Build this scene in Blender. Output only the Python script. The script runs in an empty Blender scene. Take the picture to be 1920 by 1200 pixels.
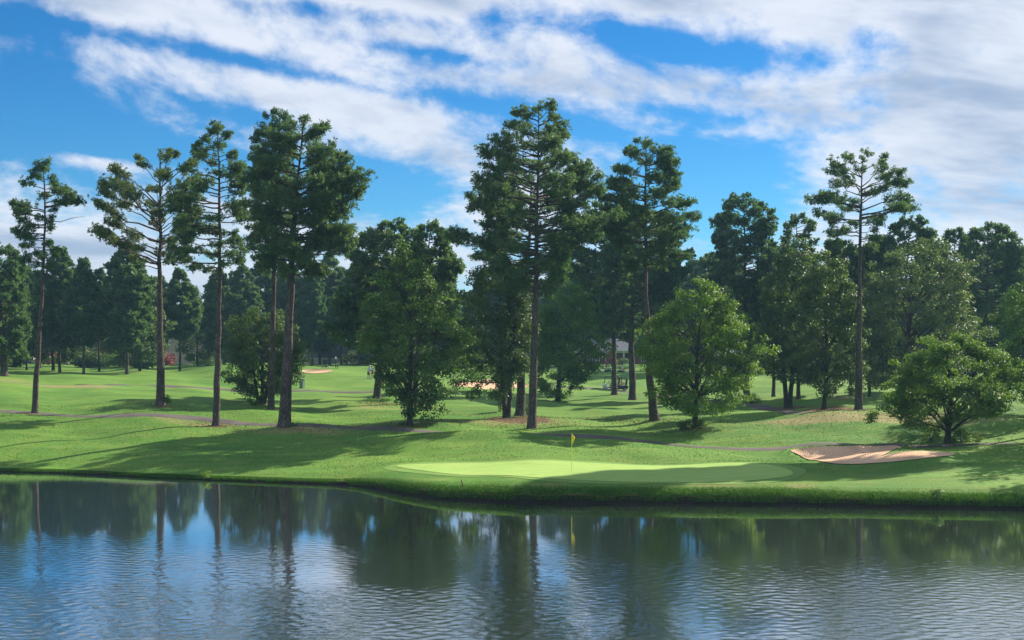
import bpy, bmesh, math, random
import numpy as np
from mathutils import Vector, Matrix

# ------------------------------------------------------------------ camera, sky, sun, exposure
S = bpy.context.scene
COL = S.collection
F = 2667.0                      # focal length in photograph pixels (1920 wide)
HOR = 655.0                     # row of the horizon
CAMZ = 8.2                      # camera height over the pond
cam_d = bpy.data.cameras.new('camera')
cam = bpy.data.objects.new('camera', cam_d)
COL.objects.link(cam)
cam.location = (0, 0, CAMZ)
cam.rotation_euler = (math.radians(90), 0, 0)
cam_d.sensor_width = 36
cam_d.lens = 36 * F / 1920
cam_d.shift_y = (HOR - 600) / 1920
cam_d.clip_end = 12000
S.camera = cam

SUN_EL, SUN_AZ = math.radians(31), math.radians(48)
S.view_settings.view_transform = 'Standard'
S.view_settings.look = 'None'
S.view_settings.gamma = 1
S.view_settings.use_curve_mapping = False
S.view_settings.exposure = 1.05
S.cycles.max_bounces = 8
S.cycles.transparent_max_bounces = 8

sun_d = bpy.data.lights.new('sun', 'SUN')
sun_d.energy = 5.0
sun_d.angle = math.radians(0.5)
sun_d.color = (1.0, 0.91, 0.76)
sun = bpy.data.objects.new('sun', sun_d)
COL.objects.link(sun)
sv = Vector((math.sin(SUN_AZ) * math.cos(SUN_EL), math.cos(SUN_AZ) * math.cos(SUN_EL), math.sin(SUN_EL)))
sun.rotation_euler = sv.to_track_quat('Z', 'Y').to_euler()
sun.location = (60, 40, 60)


class NT:
    """small helper to write node trees"""
    def __init__(s, tree):
        s.t = tree
        s.n = tree.nodes
        s.l = tree.links

    def add(s, typ, **kw):
        n = s.n.new(typ)
        for k, v in kw.items():
            setattr(n, k, v)
        return n

    def put(s, sock, v):
        if hasattr(v, 'is_output'):
            s.l.new(v, sock)
        elif v is not None:
            if isinstance(v, (tuple, list)) and len(v) == 3 and sock.type == 'RGBA':
                v = (*v, 1)
            sock.default_value = v

    def math(s, op, a, b=None, c=None, clamp=False):
        n = s.add('ShaderNodeMath', operation=op, use_clamp=clamp)
        s.put(n.inputs[0], a)
        if b is not None: s.put(n.inputs[1], b)
        if c is not None: s.put(n.inputs[2], c)
        return n.outputs[0]

    def vmath(s, op, a, b=None):
        n = s.add('ShaderNodeVectorMath', operation=op)
        s.put(n.inputs[0], a)
        if b is not None: s.put(n.inputs[1], b)
        return n.outputs[0]

    def mix(s, fac, a, b, blend='MIX'):
        n = s.add('ShaderNodeMix', data_type='RGBA', blend_type=blend)
        s.put(n.inputs[0], fac); s.put(n.inputs[6], a); s.put(n.inputs[7], b)
        return n.outputs[2]

    def noise(s, vec, scale, detail=3, rough=0.55, dist=0.0, lac=2.0):
        n = s.add('ShaderNodeTexNoise')
        if vec is not None: s.put(n.inputs['Vector'], vec)
        s.put(n.inputs['Scale'], scale); s.put(n.inputs['Detail'], detail)
        s.put(n.inputs['Roughness'], rough); s.put(n.inputs['Distortion'], dist)
        s.put(n.inputs['Lacunarity'], lac)
        return n.outputs[0]

    def ramp(s, v, lo, hi, a=0.0, b=1.0, smooth=True):
        n = s.add('ShaderNodeMapRange', interpolation_type='SMOOTHSTEP' if smooth else 'LINEAR')
        s.put(n.inputs[0], v); s.put(n.inputs[1], lo); s.put(n.inputs[2], hi)
        s.put(n.inputs[3], a); s.put(n.inputs[4], b)
        return n.outputs[0]

    def comb(s, x, y, z):
        n = s.add('ShaderNodeCombineXYZ')
        s.put(n.inputs[0], x); s.put(n.inputs[1], y); s.put(n.inputs[2], z)
        return n.outputs[0]

    def mapping(s, vec, loc=(0, 0, 0), rot=(0, 0, 0), scale=(1, 1, 1)):
        n = s.add('ShaderNodeMapping')
        s.put(n.inputs[0], vec)
        n.inputs[1].default_value = loc; n.inputs[2].default_value = rot; n.inputs[3].default_value = scale
        return n.outputs[0]


def build_world():
    w = bpy.data.worlds.new('World')
    S.world = w
    w.use_nodes = True
    k = NT(w.node_tree)
    k.n.clear()
    sky = k.add('ShaderNodeTexSky', sky_type='NISHITA')
    sky.sun_disc = False
    sky.sun_elevation = SUN_EL
    sky.sun_rotation = SUN_AZ
    sky.altitude = 1500
    sky.air_density = 1.0
    sky.dust_density = 0.2
    sky.ozone_density = 3.0
    hs = k.add('ShaderNodeHueSaturation')
    hs.inputs['Saturation'].default_value = 1.34
    hs.inputs['Value'].default_value = 1.0
    k.put(hs.inputs['Color'], sky.outputs[0])
    clear = k.mix(1.0, hs.outputs[0], (0.50, 0.89, 1.05), 'MULTIPLY')
    tc = k.add('ShaderNodeTexCoord')
    sep = k.add('ShaderNodeSeparateXYZ')
    k.put(sep.inputs[0], tc.outputs['Generated'])
    x, y, z = sep.outputs
    az = k.math('ARCTAN2', x, y)
    el = k.math('ARCSINE', z)
    # the deck of cloud is a layer: seen low down it is squeezed, so heights are stretched away from the horizon
    elp = k.math('MULTIPLY', k.math('LOGARITHM', k.math('ADD', k.math('MAXIMUM', el, 0.0), 0.06), 2.718), 0.22)
    # streaks fall gently to the right
    u = az
    v = k.math('ADD', elp, k.math('MULTIPLY', az, 0.11))
    p1 = k.comb(k.math('MULTIPLY', u, 5.0), k.math('MULTIPLY', v, 11.0), 3.7)
    warp = k.noise(p1, 1.0, 2, 0.5)
    wv = k.math('MULTIPLY', k.math('SUBTRACT', warp, 0.5), 0.035)
    v2 = k.math('ADD', v, wv)
    u2 = k.math('ADD', u, k.math('MULTIPLY', wv, -1.3))
    n1 = k.noise(k.comb(k.math('MULTIPLY', u2, 8.5), k.math('MULTIPLY', v2, 16.0), 1.3), 1.0, 6, 0.56, 0.1)
    n2 = k.noise(k.comb(k.math('MULTIPLY', u2, 30.0), k.math('MULTIPLY', v2, 54.0), 7.1), 1.0, 4, 0.55, 0.1)
    n3 = k.noise(k.comb(k.math('MULTIPLY', u2, 85.0), k.math('MULTIPLY', v2, 140.0), 2.2), 1.0, 4, 0.6, 0.1)
    dens = k.math('ADD', k.math('ADD', k.math('MULTIPLY', n1, 0.56), k.math('MULTIPLY', n2, 0.28)), k.math('MULTIPLY', n3, 0.16))
    # the openings and the thick parts of the deck: (row, column, half sizes) of the photograph read as directions
    def blob(px, py, sx, sy, amp, tilt=0.0):
        a0 = math.atan((px - 960) / F); e0 = math.atan((HOR - py) / F)
        du = k.math('SUBTRACT', az, a0); dv = k.math('SUBTRACT', el, e0)
        dv = k.math('ADD', dv, k.math('MULTIPLY', du, tilt))
        a = k.math('POWER', k.math('ABSOLUTE', k.math('DIVIDE', du, sx / F)), 2.0)
        b = k.math('POWER', k.math('ABSOLUTE', k.math('DIVIDE', dv, sy / F)), 2.0)
        g = k.math('EXPONENT', k.math('MULTIPLY', k.math('ADD', a, b), -1.0))
        return k.math('MULTIPLY', g, amp)
    cov = k.ramp(el, 0.19, 0.32, 0.080, 0.32)
    for args in SKY_BLOBS:
        cov = k.math('ADD', blob(*args), cov)
    d = k.math('ADD', dens, cov)
    cl = k.ramp(d, 0.425, 0.655)
    cl = k.math('POWER', cl, 1.05)
    # thick parts go grey underneath
    thick = k.ramp(k.math('ADD', k.noise(k.comb(k.math('MULTIPLY', u2, 9.0), k.math('MULTIPLY', k.math('ADD', v2, 0.02), 34.0), 4.4), 1.0, 5, 0.55), k.math('MULTIPLY', cov, 1.0)), 0.50, 0.92)
    ccol = k.mix(thick, (7.6, 8.1, 9.1), (3.5, 4.5, 6.2))
    ccol = k.mix(k.ramp(el, 0.0, 0.09), k.mix(0.45, ccol, (4.6, 5.2, 6.6)), ccol)
    fin = k.mix(k.math('MULTIPLY', cl, 0.96), clear, ccol)
    bg = k.add('ShaderNodeBackground')
    k.put(bg.inputs[0], fin)
    bg.inputs[1].default_value = 0.052
    out = k.add('ShaderNodeOutputWorld')
    k.l.new(bg.outputs[0], out.inputs[0])


SKY_BLOBS = [
    # px, py, half width, half height, amount, tilt
    (120, 265, 290, 100, -0.28, 0.05),
    (50, 80, 150, 50, -0.11, 0.05),
    (300, 95, 240, 18, -0.14, 0.12),
    (430, 215, 120, 20, -0.10, 0.20),
    (620, 22, 230, 24, -0.15, 0.06),
    (540, 140, 230, 16, -0.15, 0.16),
    (830, 105, 210, 15, -0.14, 0.15),
    (960, 205, 150, 14, -0.12, 0.16),
    (700, 335, 170, 42, -0.22, 0.15),
    (1335, 335, 190, 78, -0.36, 0.05),
    (1150, 62, 170, 26, -0.15, 0.12),
    (1340, 110, 160, 24, -0.15, 0.08),
    (1520, 118, 90, 26, -0.12, 0.2),
    (1100, 250, 130, 15, -0.12, 0.14),
    (1290, 215, 120, 16, -0.10, 0.1),
    (820, 425, 110, 40, -0.12, 0.1),
    (1640, 90, 40, 60, -0.10, 0.0),
    (640, 215, 330, 40, 0.075, 0.22),
    (420, 45, 300, 22, 0.03, 0.08),
    (1400, 170, 160, 30, 0.07, 0.08),
    (1780, 230, 220, 230, 0.13, 0.0),
    (1700, 330, 70, 22, -0.05, 0.1),
    (1850, 130, 60, 26, -0.06, 0.1),
    (1620, 200, 60, 22, -0.05, 0.1),
    (140, 470, 200, 32, 0.22, 0.0),
    (180, 320, 110, 14, 0.22, 0.12),
    (1000, 140, 200, 30, 0.07, 0.15),
    (900, 330, 150, 30, 0.07, 0.2),
]
build_world()

rng = np.random.default_rng(7)
R = random.Random(11)


# ------------------------------------------------------------------ helpers
def mesh_np(name, V, Fc, attr=None, smooth=False, matidx=None):
    V = np.asarray(V, np.float32); Fc = np.asarray(Fc, np.int32)
    me = bpy.data.meshes.new(name)
    me.vertices.add(len(V)); me.vertices.foreach_set('co', V.ravel())
    n, kk = Fc.shape
    me.loops.add(n * kk); me.loops.foreach_set('vertex_index', Fc.ravel())
    me.polygons.add(n)
    me.polygons.foreach_set('loop_start', np.arange(0, n * kk, kk, dtype=np.int32))
    me.polygons.foreach_set('use_smooth', np.full(n, smooth, dtype=bool))
    if matidx is not None:
        me.polygons.foreach_set('material_index', np.asarray(matidx, np.int32))
    if attr:
        for an, av in attr.items():
            a = me.attributes.new(an, 'FLOAT', 'POINT')
            a.data.foreach_set('value', np.asarray(av, np.float32))
    me.update(calc_edges=True)
    return me


def obj(name, me, mat, parent=None, loc=None):
    o = bpy.data.objects.new(name, me)
    COL.objects.link(o)
    if mat is not None and len(me.materials) == 0:
        for m in (mat if isinstance(mat, (list, tuple)) else [mat]):
            me.materials.append(m)
    if parent is not None: o.parent = parent
    if loc is not None: o.location = loc
    return o


def thing(name, label, cat, loc=(0, 0, 0), rz=0.0, group=None):
    o = bpy.data.objects.new(name, None)
    COL.objects.link(o)
    o.empty_display_size = 0.3
    o.location = loc; o.rotation_euler = (0, 0, rz)
    o['label'] = label; o['category'] = cat
    if group: o['group'] = group
    return o


def structure(o):
    o['kind'] = 'structure'
    return o


def stuff(o, label=None):
    o['kind'] = 'stuff'
    if label: o['label'] = label
    return o


def copy_tree(root, loc, rz, scale, label, group=None):
    c = root.copy(); COL.objects.link(c)
    c.location = loc; c.rotation_euler = (0, 0, rz); c.scale = scale
    c['label'] = label
    if group: c['group'] = group
    elif 'group' in c: del c['group']
    for ch in root.children:
        d = ch.copy(); COL.objects.link(d); d.parent = c
        for g in ch.children:
            e = g.copy(); COL.objects.link(e); e.parent = d
    return c


def tube(path, rad, sides, V, Fc):
    """append a tapered tube to the lists V (arrays) and Fc (arrays)"""
    P = np.asarray(path, float); n = len(P)
    rad = np.broadcast_to(np.asarray(rad, float), (n,))
    T = np.gradient(P, axis=0)
    T /= np.linalg.norm(T, axis=1)[:, None] + 1e-9
    up = np.array([0, 0, 1.0]) if abs(T[0][2]) < 0.8 else np.array([0, 1.0, 0])
    A = np.cross(T, up); A /= np.linalg.norm(A, axis=1)[:, None] + 1e-9
    B = np.cross(T, A)
    an = np.linspace(0, 2 * np.pi, sides, endpoint=False)
    ring = (A[:, None, :] * np.cos(an)[None, :, None] + B[:, None, :] * np.sin(an)[None, :, None]) * rad[:, None, None]
    base = sum(len(v) for v in V)
    V.append((P[:, None, :] + ring).reshape(-1, 3))
    i = np.arange(n - 1)[:, None] * sides; j = np.arange(sides)[None, :]; j2 = (j + 1) % sides
    Fc.append((base + np.stack([i + j, i + j2, i + sides + j2, i + sides + j], -1)).reshape(-1, 4))


class Boxes:
    """collects boxes, prisms and tubes of one part into one quad mesh"""
    def __init__(s): s.V = []; s.F = []

    def n(s): return sum(len(v) for v in s.V)

    def box(s, c, size, rz=0.0, taper=(1, 1), ry=0.0):
        x, y, z = [q / 2 for q in size]
        p = np.array([[-x, -y, -z], [x, -y, -z], [x, y, -z], [-x, y, -z],
                      [-x * taper[0], -y * taper[1], z], [x * taper[0], -y * taper[1], z], [x * taper[0], y * taper[1], z], [-x * taper[0], y * taper[1], z]])
        if ry:
            cc, ss = math.cos(ry), math.sin(ry)
            p = p @ np.array([[cc, 0, ss], [0, 1, 0], [-ss, 0, cc]]).T
        cc, ss = math.cos(rz), math.sin(rz)
        p = p @ np.array([[cc, -ss, 0], [ss, cc, 0], [0, 0, 1]]).T + np.asarray(c, float)
        b = s.n()
        s.V.append(p)
        s.F.append(b + np.array([[0, 3, 2, 1], [4, 5, 6, 7], [0, 1, 5, 4], [1, 2, 6, 5], [2, 3, 7, 6], [3, 0, 4, 7]]))
        return s

    def tube(s, path, rad, sides=8):
        tube(path, rad, sides, s.V, s.F); return s

    def quads(s, V, Fc):
        b = s.n()
        s.V.append(np.asarray(V, float)); s.F.append(b + np.asarray(Fc)); return s

    def extrude(s, poly, y0, y1, axis='y'):
        """a side outline (x,z) given thickness along y"""
        P = np.array(poly, float); n = len(P)
        a = np.column_stack([P[:, 0], np.full(n, y0), P[:, 1]])
        c = np.column_stack([P[:, 0], np.full(n, y1), P[:, 1]])
        m = P.mean(0)
        b = s.n()
        s.V.append(np.vstack([a, c, [[m[0], y0, m[1]], [m[0], y1, m[1]]]]))
        f = []
        for i in range(n):
            j = (i + 1) % n
            f.append([i, j, n + j, n + i])
        for i in range(0, n, 1):
            j = (i + 1) % n
            f.append([2 * n, j, i, i]); f.append([2 * n + 1, n + i, n + j, n + j])
        s.F.append(b + np.array(f)); return s

    def build(s, name, mat, parent=None, smooth=False, bevel=0.0):
        V = np.vstack(s.V); Fc = np.vstack(s.F)
        me = bpy.data.meshes.new(name)
        faces = [tuple(dict.fromkeys(int(q) for q in f)) for f in Fc]
        me.from_pydata([tuple(v) for v in V], [], faces)
        if smooth:
            me.polygons.foreach_set('use_smooth', [True] * len(me.polygons))
        me.update()
        o = obj(name, me, mat, parent)
        if bevel:
            b = o.modifiers.new('bevel', 'BEVEL'); b.width = bevel; b.segments = 2; b.limit_method = 'ANGLE'
        return o


# ------------------------------------------------------------------ materials
MATS = {}


def mat(name):
    m = bpy.data.materials.new(name)
    m.use_nodes = True
    k = NT(m.node_tree); k.n.clear()
    MATS[name] = m
    return m, k


def finish(k, shader, disp=None):
    o = k.add('ShaderNodeOutputMaterial')
    k.l.new(shader, o.inputs[0])


def principled(k, color, rough=0.6, normal=None, metal=0.0, spec=0.5):
    p = k.add('ShaderNodeBsdfPrincipled')
    k.put(p.inputs['Base Color'], color); k.put(p.inputs['Roughness'], rough)
    k.put(p.inputs['Metallic'], metal); k.put(p.inputs['Specular IOR Level'], spec)
    if normal is not None: k.put(p.inputs['Normal'], normal)
    return p


def bump(k, h, strength, dist=0.02, normal=None):
    b = k.add('ShaderNodeBump')
    k.put(b.inputs['Height'], h); k.put(b.inputs['Strength'], strength); k.put(b.inputs['Distance'], dist)
    if normal is not None: k.put(b.inputs['Normal'], normal)
    return b.outputs[0]


def plain(name, color, rough=0.6, var=0.12, scale=6.0, metal=0.0, spec=0.4):
    m, k = mat(name)
    tc = k.add('ShaderNodeTexCoord')
    n = k.noise(tc.outputs['Object'], scale, 4)
    f = k.ramp(n, 0.3, 0.7, 1 - var, 1 + var)
    c = k.mix(1.0, color, k.comb(f, f, f), 'MULTIPLY')
    finish(k, principled(k, c, rough, bump(k, n, 0.15, 0.01), metal, spec).outputs[0])
    return m


def foliage(name, dark, light, trans=0.35, rough=0.55, spec=0.25):
    """leaf: one colour range, per-clump and per-leaf variation, some light passes through"""
    m, k = mat(name)
    at = k.add('ShaderNodeAttribute'); at.attribute_name = 'tint'
    geo = k.add('ShaderNodeNewGeometry')
    oi = k.add('ShaderNodeObjectInfo')
    r = k.math('ADD', k.math('MULTIPLY', at.outputs['Fac'], 0.65), k.math('MULTIPLY', geo.outputs['Random Per Island'], 0.35))
    c = k.mix(r, dark, light)
    hv = k.add('ShaderNodeHueSaturation')
    k.put(hv.inputs['Hue'], k.ramp(oi.outputs['Random'], 0, 1, 0.487, 0.513, False))
    k.put(hv.inputs['Value'], k.ramp(oi.outputs['Random'], 0, 1, 1.12, 0.88, False))
    k.put(hv.inputs['Color'], c)
    p = principled(k, hv.outputs[0], rough, spec=spec)
    t = k.add('ShaderNodeBsdfTranslucent')
    tcol = k.mix(1.0, hv.outputs[0], (1.25, 1.25, 0.6), 'MULTIPLY')
    k.put(t.inputs[0], tcol)
    mx = k.add('ShaderNodeMixShader')
    mx.inputs[0].default_value = trans
    k.l.new(p.outputs[0], mx.inputs[1]); k.l.new(t.outputs[0], mx.inputs[2])
    finish(k, mx.outputs[0])
    return m


def bark(name, a, b, scale=1.0):
    m, k = mat(name)
    tc = k.add('ShaderNodeTexCoord')
    v = k.mapping(tc.outputs['Object'], scale=(6 * scale, 6 * scale, 1.6 * scale))
    vo = k.add('ShaderNodeTexVoronoi', feature='DISTANCE_TO_EDGE')
    k.put(vo.inputs['Vector'], v); vo.inputs['Scale'].default_value = 1.6
    plates = k.ramp(vo.outputs['Distance'], 0.0, 0.22)
    n = k.noise(v, 1.1, 5, 0.65)
    n2 = k.noise(tc.outputs['Object'], 0.5, 3)
    c = k.mix(k.math('MULTIPLY', plates, k.ramp(n, 0.25, 0.75)), a, b)
    f = k.ramp(n2, 0.3, 0.7, 0.75, 1.2)
    c = k.mix(1.0, c, k.comb(f, f, f), 'MULTIPLY')
    h = k.math('ADD', plates, k.math('MULTIPLY', n, 0.6))
    finish(k, principled(k, c, 0.9, bump(k, h, 0.8, 0.04), spec=0.15).outputs[0])
    return m


M_PINE = foliage('pine_needles', (0.036, 0.092, 0.056), (0.114, 0.186, 0.074), 0.45)
M_PINE_LIGHT = foliage('pine_needles_yellowish', (0.046, 0.092, 0.042), (0.128, 0.185, 0.066), 0.38)
M_LEAF_DARK = foliage('leaf_dark', (0.034, 0.078, 0.030), (0.100, 0.165, 0.044), 0.42, 0.5)
M_LEAF = foliage('leaf_mid', (0.040, 0.100, 0.026), (0.125, 0.215, 0.042), 0.42, 0.5)
M_LEAF_BRIGHT = foliage('leaf_bright', (0.055, 0.130, 0.018), (0.155, 0.265, 0.036), 0.48, 0.5)
M_LEAF_PALE = foliage('leaf_pale', (0.075, 0.150, 0.022), (0.190, 0.290, 0.050), 0.48, 0.5)
M_LEAF_SILVER = foliage('leaf_silver', (0.044, 0.092, 0.036), (0.140, 0.200, 0.070), 0.38, 0.5, 0.25)
M_LEAF_LIME = foliage('leaf_lime', (0.075, 0.130, 0.014), (0.20, 0.26, 0.03), 0.4)
M_LEAF_RED = foliage('leaf_red_flower_or_lit', (0.10, 0.03, 0.03), (0.30, 0.09, 0.09), 0.3)  # dull red leaves; also the orange light painted onto one bush
M_LEAF_PINK = foliage('leaf_pink_flower', (0.18, 0.035, 0.06), (0.38, 0.10, 0.14), 0.3)
M_GRASSBLADE = foliage('grass_blade', (0.030, 0.095, 0.016), (0.105, 0.205, 0.030), 0.35, 0.6, 0.1)
M_TURFBLADE = foliage('turf_blade', (0.066, 0.162, 0.022), (0.112, 0.215, 0.031), 0.35, 0.7, 0.05)
M_BARK = bark('pine_bark', (0.052, 0.042, 0.040), (0.185, 0.145, 0.130))
M_BARK_GREY = bark('oak_bark', (0.035, 0.030, 0.025), (0.12, 0.105, 0.088), 1.4)


def ground_material():
    m, k = mat('grass_turf')
    geo = k.add('ShaderNodeNewGeometry')
    pos = geo.outputs['Position']
    dry = k.add('ShaderNodeAttribute'); dry.attribute_name = 'dry'
    mud = k.add('ShaderNodeAttribute'); mud.attribute_name = 'mud'
    n1 = k.noise(pos, 0.07, 4, 0.6)
    n2 = k.noise(pos, 0.45, 5, 0.65)
    n3 = k.noise(k.mapping(pos, scale=(1, 0.55, 1)), 3.2, 5, 0.7)
    n4 = k.noise(pos, 14.0, 3, 0.7)
    c = k.mix(k.ramp(n1, 0.32, 0.68), (0.070, 0.176, 0.024), (0.120, 0.232, 0.034))
    c = k.mix(k.math('MULTIPLY', k.ramp(n2, 0.42, 0.72), 0.55), c, (0.185, 0.235, 0.045))
    c = k.mix(k.math('MULTIPLY', k.ramp(n3, 0.50, 0.72), 0.40), c, (0.070, 0.145, 0.022))
    f = k.ramp(n4, 0.25, 0.75, 0.74, 1.26)
    c = k.mix(1.0, c, k.comb(f, f, f), 'MULTIPLY')
    n5 = k.noise(k.mapping(pos, rot=(0, 0, 0.12), scale=(0.05, 0.34, 1)), 1.0, 4, 0.6)
    f5 = k.ramp(n5, 0.3, 0.7, 0.82, 1.14)
    c = k.mix(1.0, c, k.comb(f5, f5, k.math('MULTIPLY', f5, 0.95)), 'MULTIPLY')
    # dry, straw coloured turf
    dn = k.math('ADD', dry.outputs['Fac'], k.math('MULTIPLY', k.math('SUBTRACT', n3, 0.5), 1.1))
    dn = k.math('ADD', dn, k.math('MULTIPLY', k.math('SUBTRACT', n2, 0.5), 0.8))
    df = k.ramp(dn, 0.35, 0.85)
    c = k.mix(k.math('MULTIPLY', df, 0.85), c, (0.265, 0.215, 0.095))
    # pine straw and bare soil
    mn = k.math('ADD', mud.outputs['Fac'], k.math('MULTIPLY', k.math('SUBTRACT', n3, 0.5), 1.2))
    mf = k.ramp(mn, 0.35, 0.75)
    wet_shade = k.ramp(mud.outputs['Fac'], 1.2, 1.55)
    c = k.mix(mf, c, k.mix(k.ramp(n4, 0.3, 0.7), (0.105, 0.060, 0.032), (0.200, 0.125, 0.070)))
    c = k.mix(wet_shade, c, (0.016, 0.013, 0.009))  # wet soil, blackened to paint in the shade under the bank's edge
    h = k.math('ADD', k.math('MULTIPLY', n3, 1.0), k.math('MULTIPLY', n4, 0.35))
    b = bump(k, h, 0.85, 0.09)
    p = principled(k, c, 0.85, b, spec=0.12)
    finish(k, p.outputs[0])
    return m


def green_material(name, ca, cb):
    m, k = mat(name)
    geo = k.add('ShaderNodeNewGeometry')
    pos = geo.outputs['Position']
    n1 = k.noise(pos, 0.25, 4, 0.6)
    n2 = k.noise(k.mapping(pos, scale=(0.7, 3.0, 1)), 1.2, 4, 0.6)
    n3 = k.noise(pos, 9.0, 3, 0.6)
    c = k.mix(k.ramp(n1, 0.3, 0.7), ca, cb)
    f = k.math('ADD', k.ramp(n2, 0.3, 0.7, 0.90, 1.08), k.ramp(n3, 0.3, 0.7, -0.06, 0.06))
    c = k.mix(1.0, c, k.comb(f, f, f), 'MULTIPLY')
    finish(k, principled(k, c, 0.8, bump(k, n3, 0.2, 0.01), spec=0.15).outputs[0])
    return m


def sand_material():
    m, k = mat('bunker_sand')
    geo = k.add('ShaderNodeNewGeometry')
    pos = geo.outputs['Position']
    n1 = k.noise(pos, 0.5, 4, 0.6)
    wv = k.add('ShaderNodeTexWave', wave_type='BANDS', bands_direction='X')
    k.put(wv.inputs['Vector'], k.mapping(pos, rot=(0, 0, 0.35)))
    wv.inputs['Scale'].default_value = 2.2; wv.inputs['Distortion'].default_value = 3.5
    wv.inputs['Detail'].default_value = 3; wv.inputs['Detail Scale'].default_value = 1.2
    n3 = k.noise(pos, 12.0, 4, 0.7)
    c = k.mix(k.ramp(n1, 0.3, 0.7), (0.54, 0.335, 0.205), (0.68, 0.45, 0.29))
    f = k.ramp(n3, 0.25, 0.75, 0.85, 1.12)
    c = k.mix(1.0, c, k.comb(f, f, f), 'MULTIPLY')
    h = k.math('ADD', k.math('MULTIPLY', wv.outputs['Fac'], 0.6), n3)
    finish(k, principled(k, c, 0.95, bump(k, h, 0.7, 0.05), spec=0.1).outputs[0])
    return m


def path_material():
    m, k = mat('cart_path_asphalt')
    geo = k.add('ShaderNodeNewGeometry')
    pos = geo.outputs['Position']
    n1 = k.noise(pos, 0.6, 5, 0.6)
    n2 = k.noise(pos, 18.0, 3, 0.6)
    c = k.mix(k.ramp(n1, 0.3, 0.7), (0.080, 0.066, 0.060), (0.125, 0.104, 0.094))
    f = k.ramp(n2, 0.25, 0.75, 0.8, 1.2)
    c = k.mix(1.0, c, k.comb(f, f, f), 'MULTIPLY')
    finish(k, principled(k, c, 0.9, bump(k, n2, 0.3, 0.02), spec=0.2).outputs[0])
    return m


def water_material():
    m, k = mat('pond_water')
    geo = k.add('ShaderNodeNewGeometry')
    pos = geo.outputs['Position']
    sep = k.add('ShaderNodeSeparateXYZ'); k.put(sep.inputs[0], pos)
    px, py, _ = sep.outputs
    br = k.add('ShaderNodeAttribute'); br.attribute_name = 'breeze'
    amp = k.math('ADD', k.math('MULTIPLY', br.outputs['Fac'], 0.0080), 0.0004)
    w1 = k.noise(k.mapping(pos, rot=(0, 0, 0.25), scale=(1.9, 3.1, 1)), 1.0, 3, 0.55, 0.4)
    w2 = k.noise(k.mapping(pos, rot=(0, 0, -0.35), scale=(4.6, 6.8, 1)), 1.0, 3, 0.6, 0.3)
    h = k.math('ADD', k.math('MULTIPLY', w1, 1.9), k.math('MULTIPLY', w2, 0.8))
    b = bump(k, h, 1.0, 1.0)
    k.put(b.node.inputs['Distance'], amp)
    # murky body seen when looking down into it, mirror-like at a grazing view
    body = principled(k, (0.026, 0.036, 0.022), 0.2, b, spec=0.2)
    gl = k.add('ShaderNodeBsdfGlossy')
    gl.inputs['Color'].default_value = (0.93, 0.96, 0.97, 1)
    gl.inputs['Roughness'].default_value = 0.03
    k.put(gl.inputs['Normal'], b)
    lw = k.add('ShaderNodeLayerWeight'); lw.inputs['Blend'].default_value = 0.5
    k.put(lw.inputs['Normal'], b)
    fac = k.math('ADD', k.math('MULTIPLY', k.math('POWER', lw.outputs['Facing'], 2.2), 0.96), 0.03, clamp=True)
    p = k.add('ShaderNodeMixShader')
    k.put(p.inputs[0], fac); k.l.new(body.outputs[0], p.inputs[1]); k.l.new(gl.outputs[0], p.inputs[2])
    finish(k, p.outputs[0])
    return m


M_GROUND = ground_material()
M_GREEN = green_material('putting_green_turf', (0.250, 0.390, 0.085), (0.300, 0.430, 0.105))
M_FRINGE = green_material('fringe_turf', (0.120, 0.235, 0.040), (0.165, 0.275, 0.055))
M_SAND = sand_material()
M_PATH = path_material()
M_WATER = water_material()

# ------------------------------------------------------------------ terrain
SHORE = [(-900, 885), (-300, 884), (0, 885), (120, 888), (260, 895), (400, 901), (560, 907), (640, 910), (672, 912), (705, 917), (760, 927), (830, 937),
         (950, 942), (1100, 944), (1300, 946), (1500, 948), (1700, 952), (1920, 955), (2300, 956), (3000, 950)]
SH_PX = np.array([p[0] for p in SHORE], float)
SH_D = np.array([CAMZ * F / (p[1] - HOR) for p in SHORE])
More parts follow.
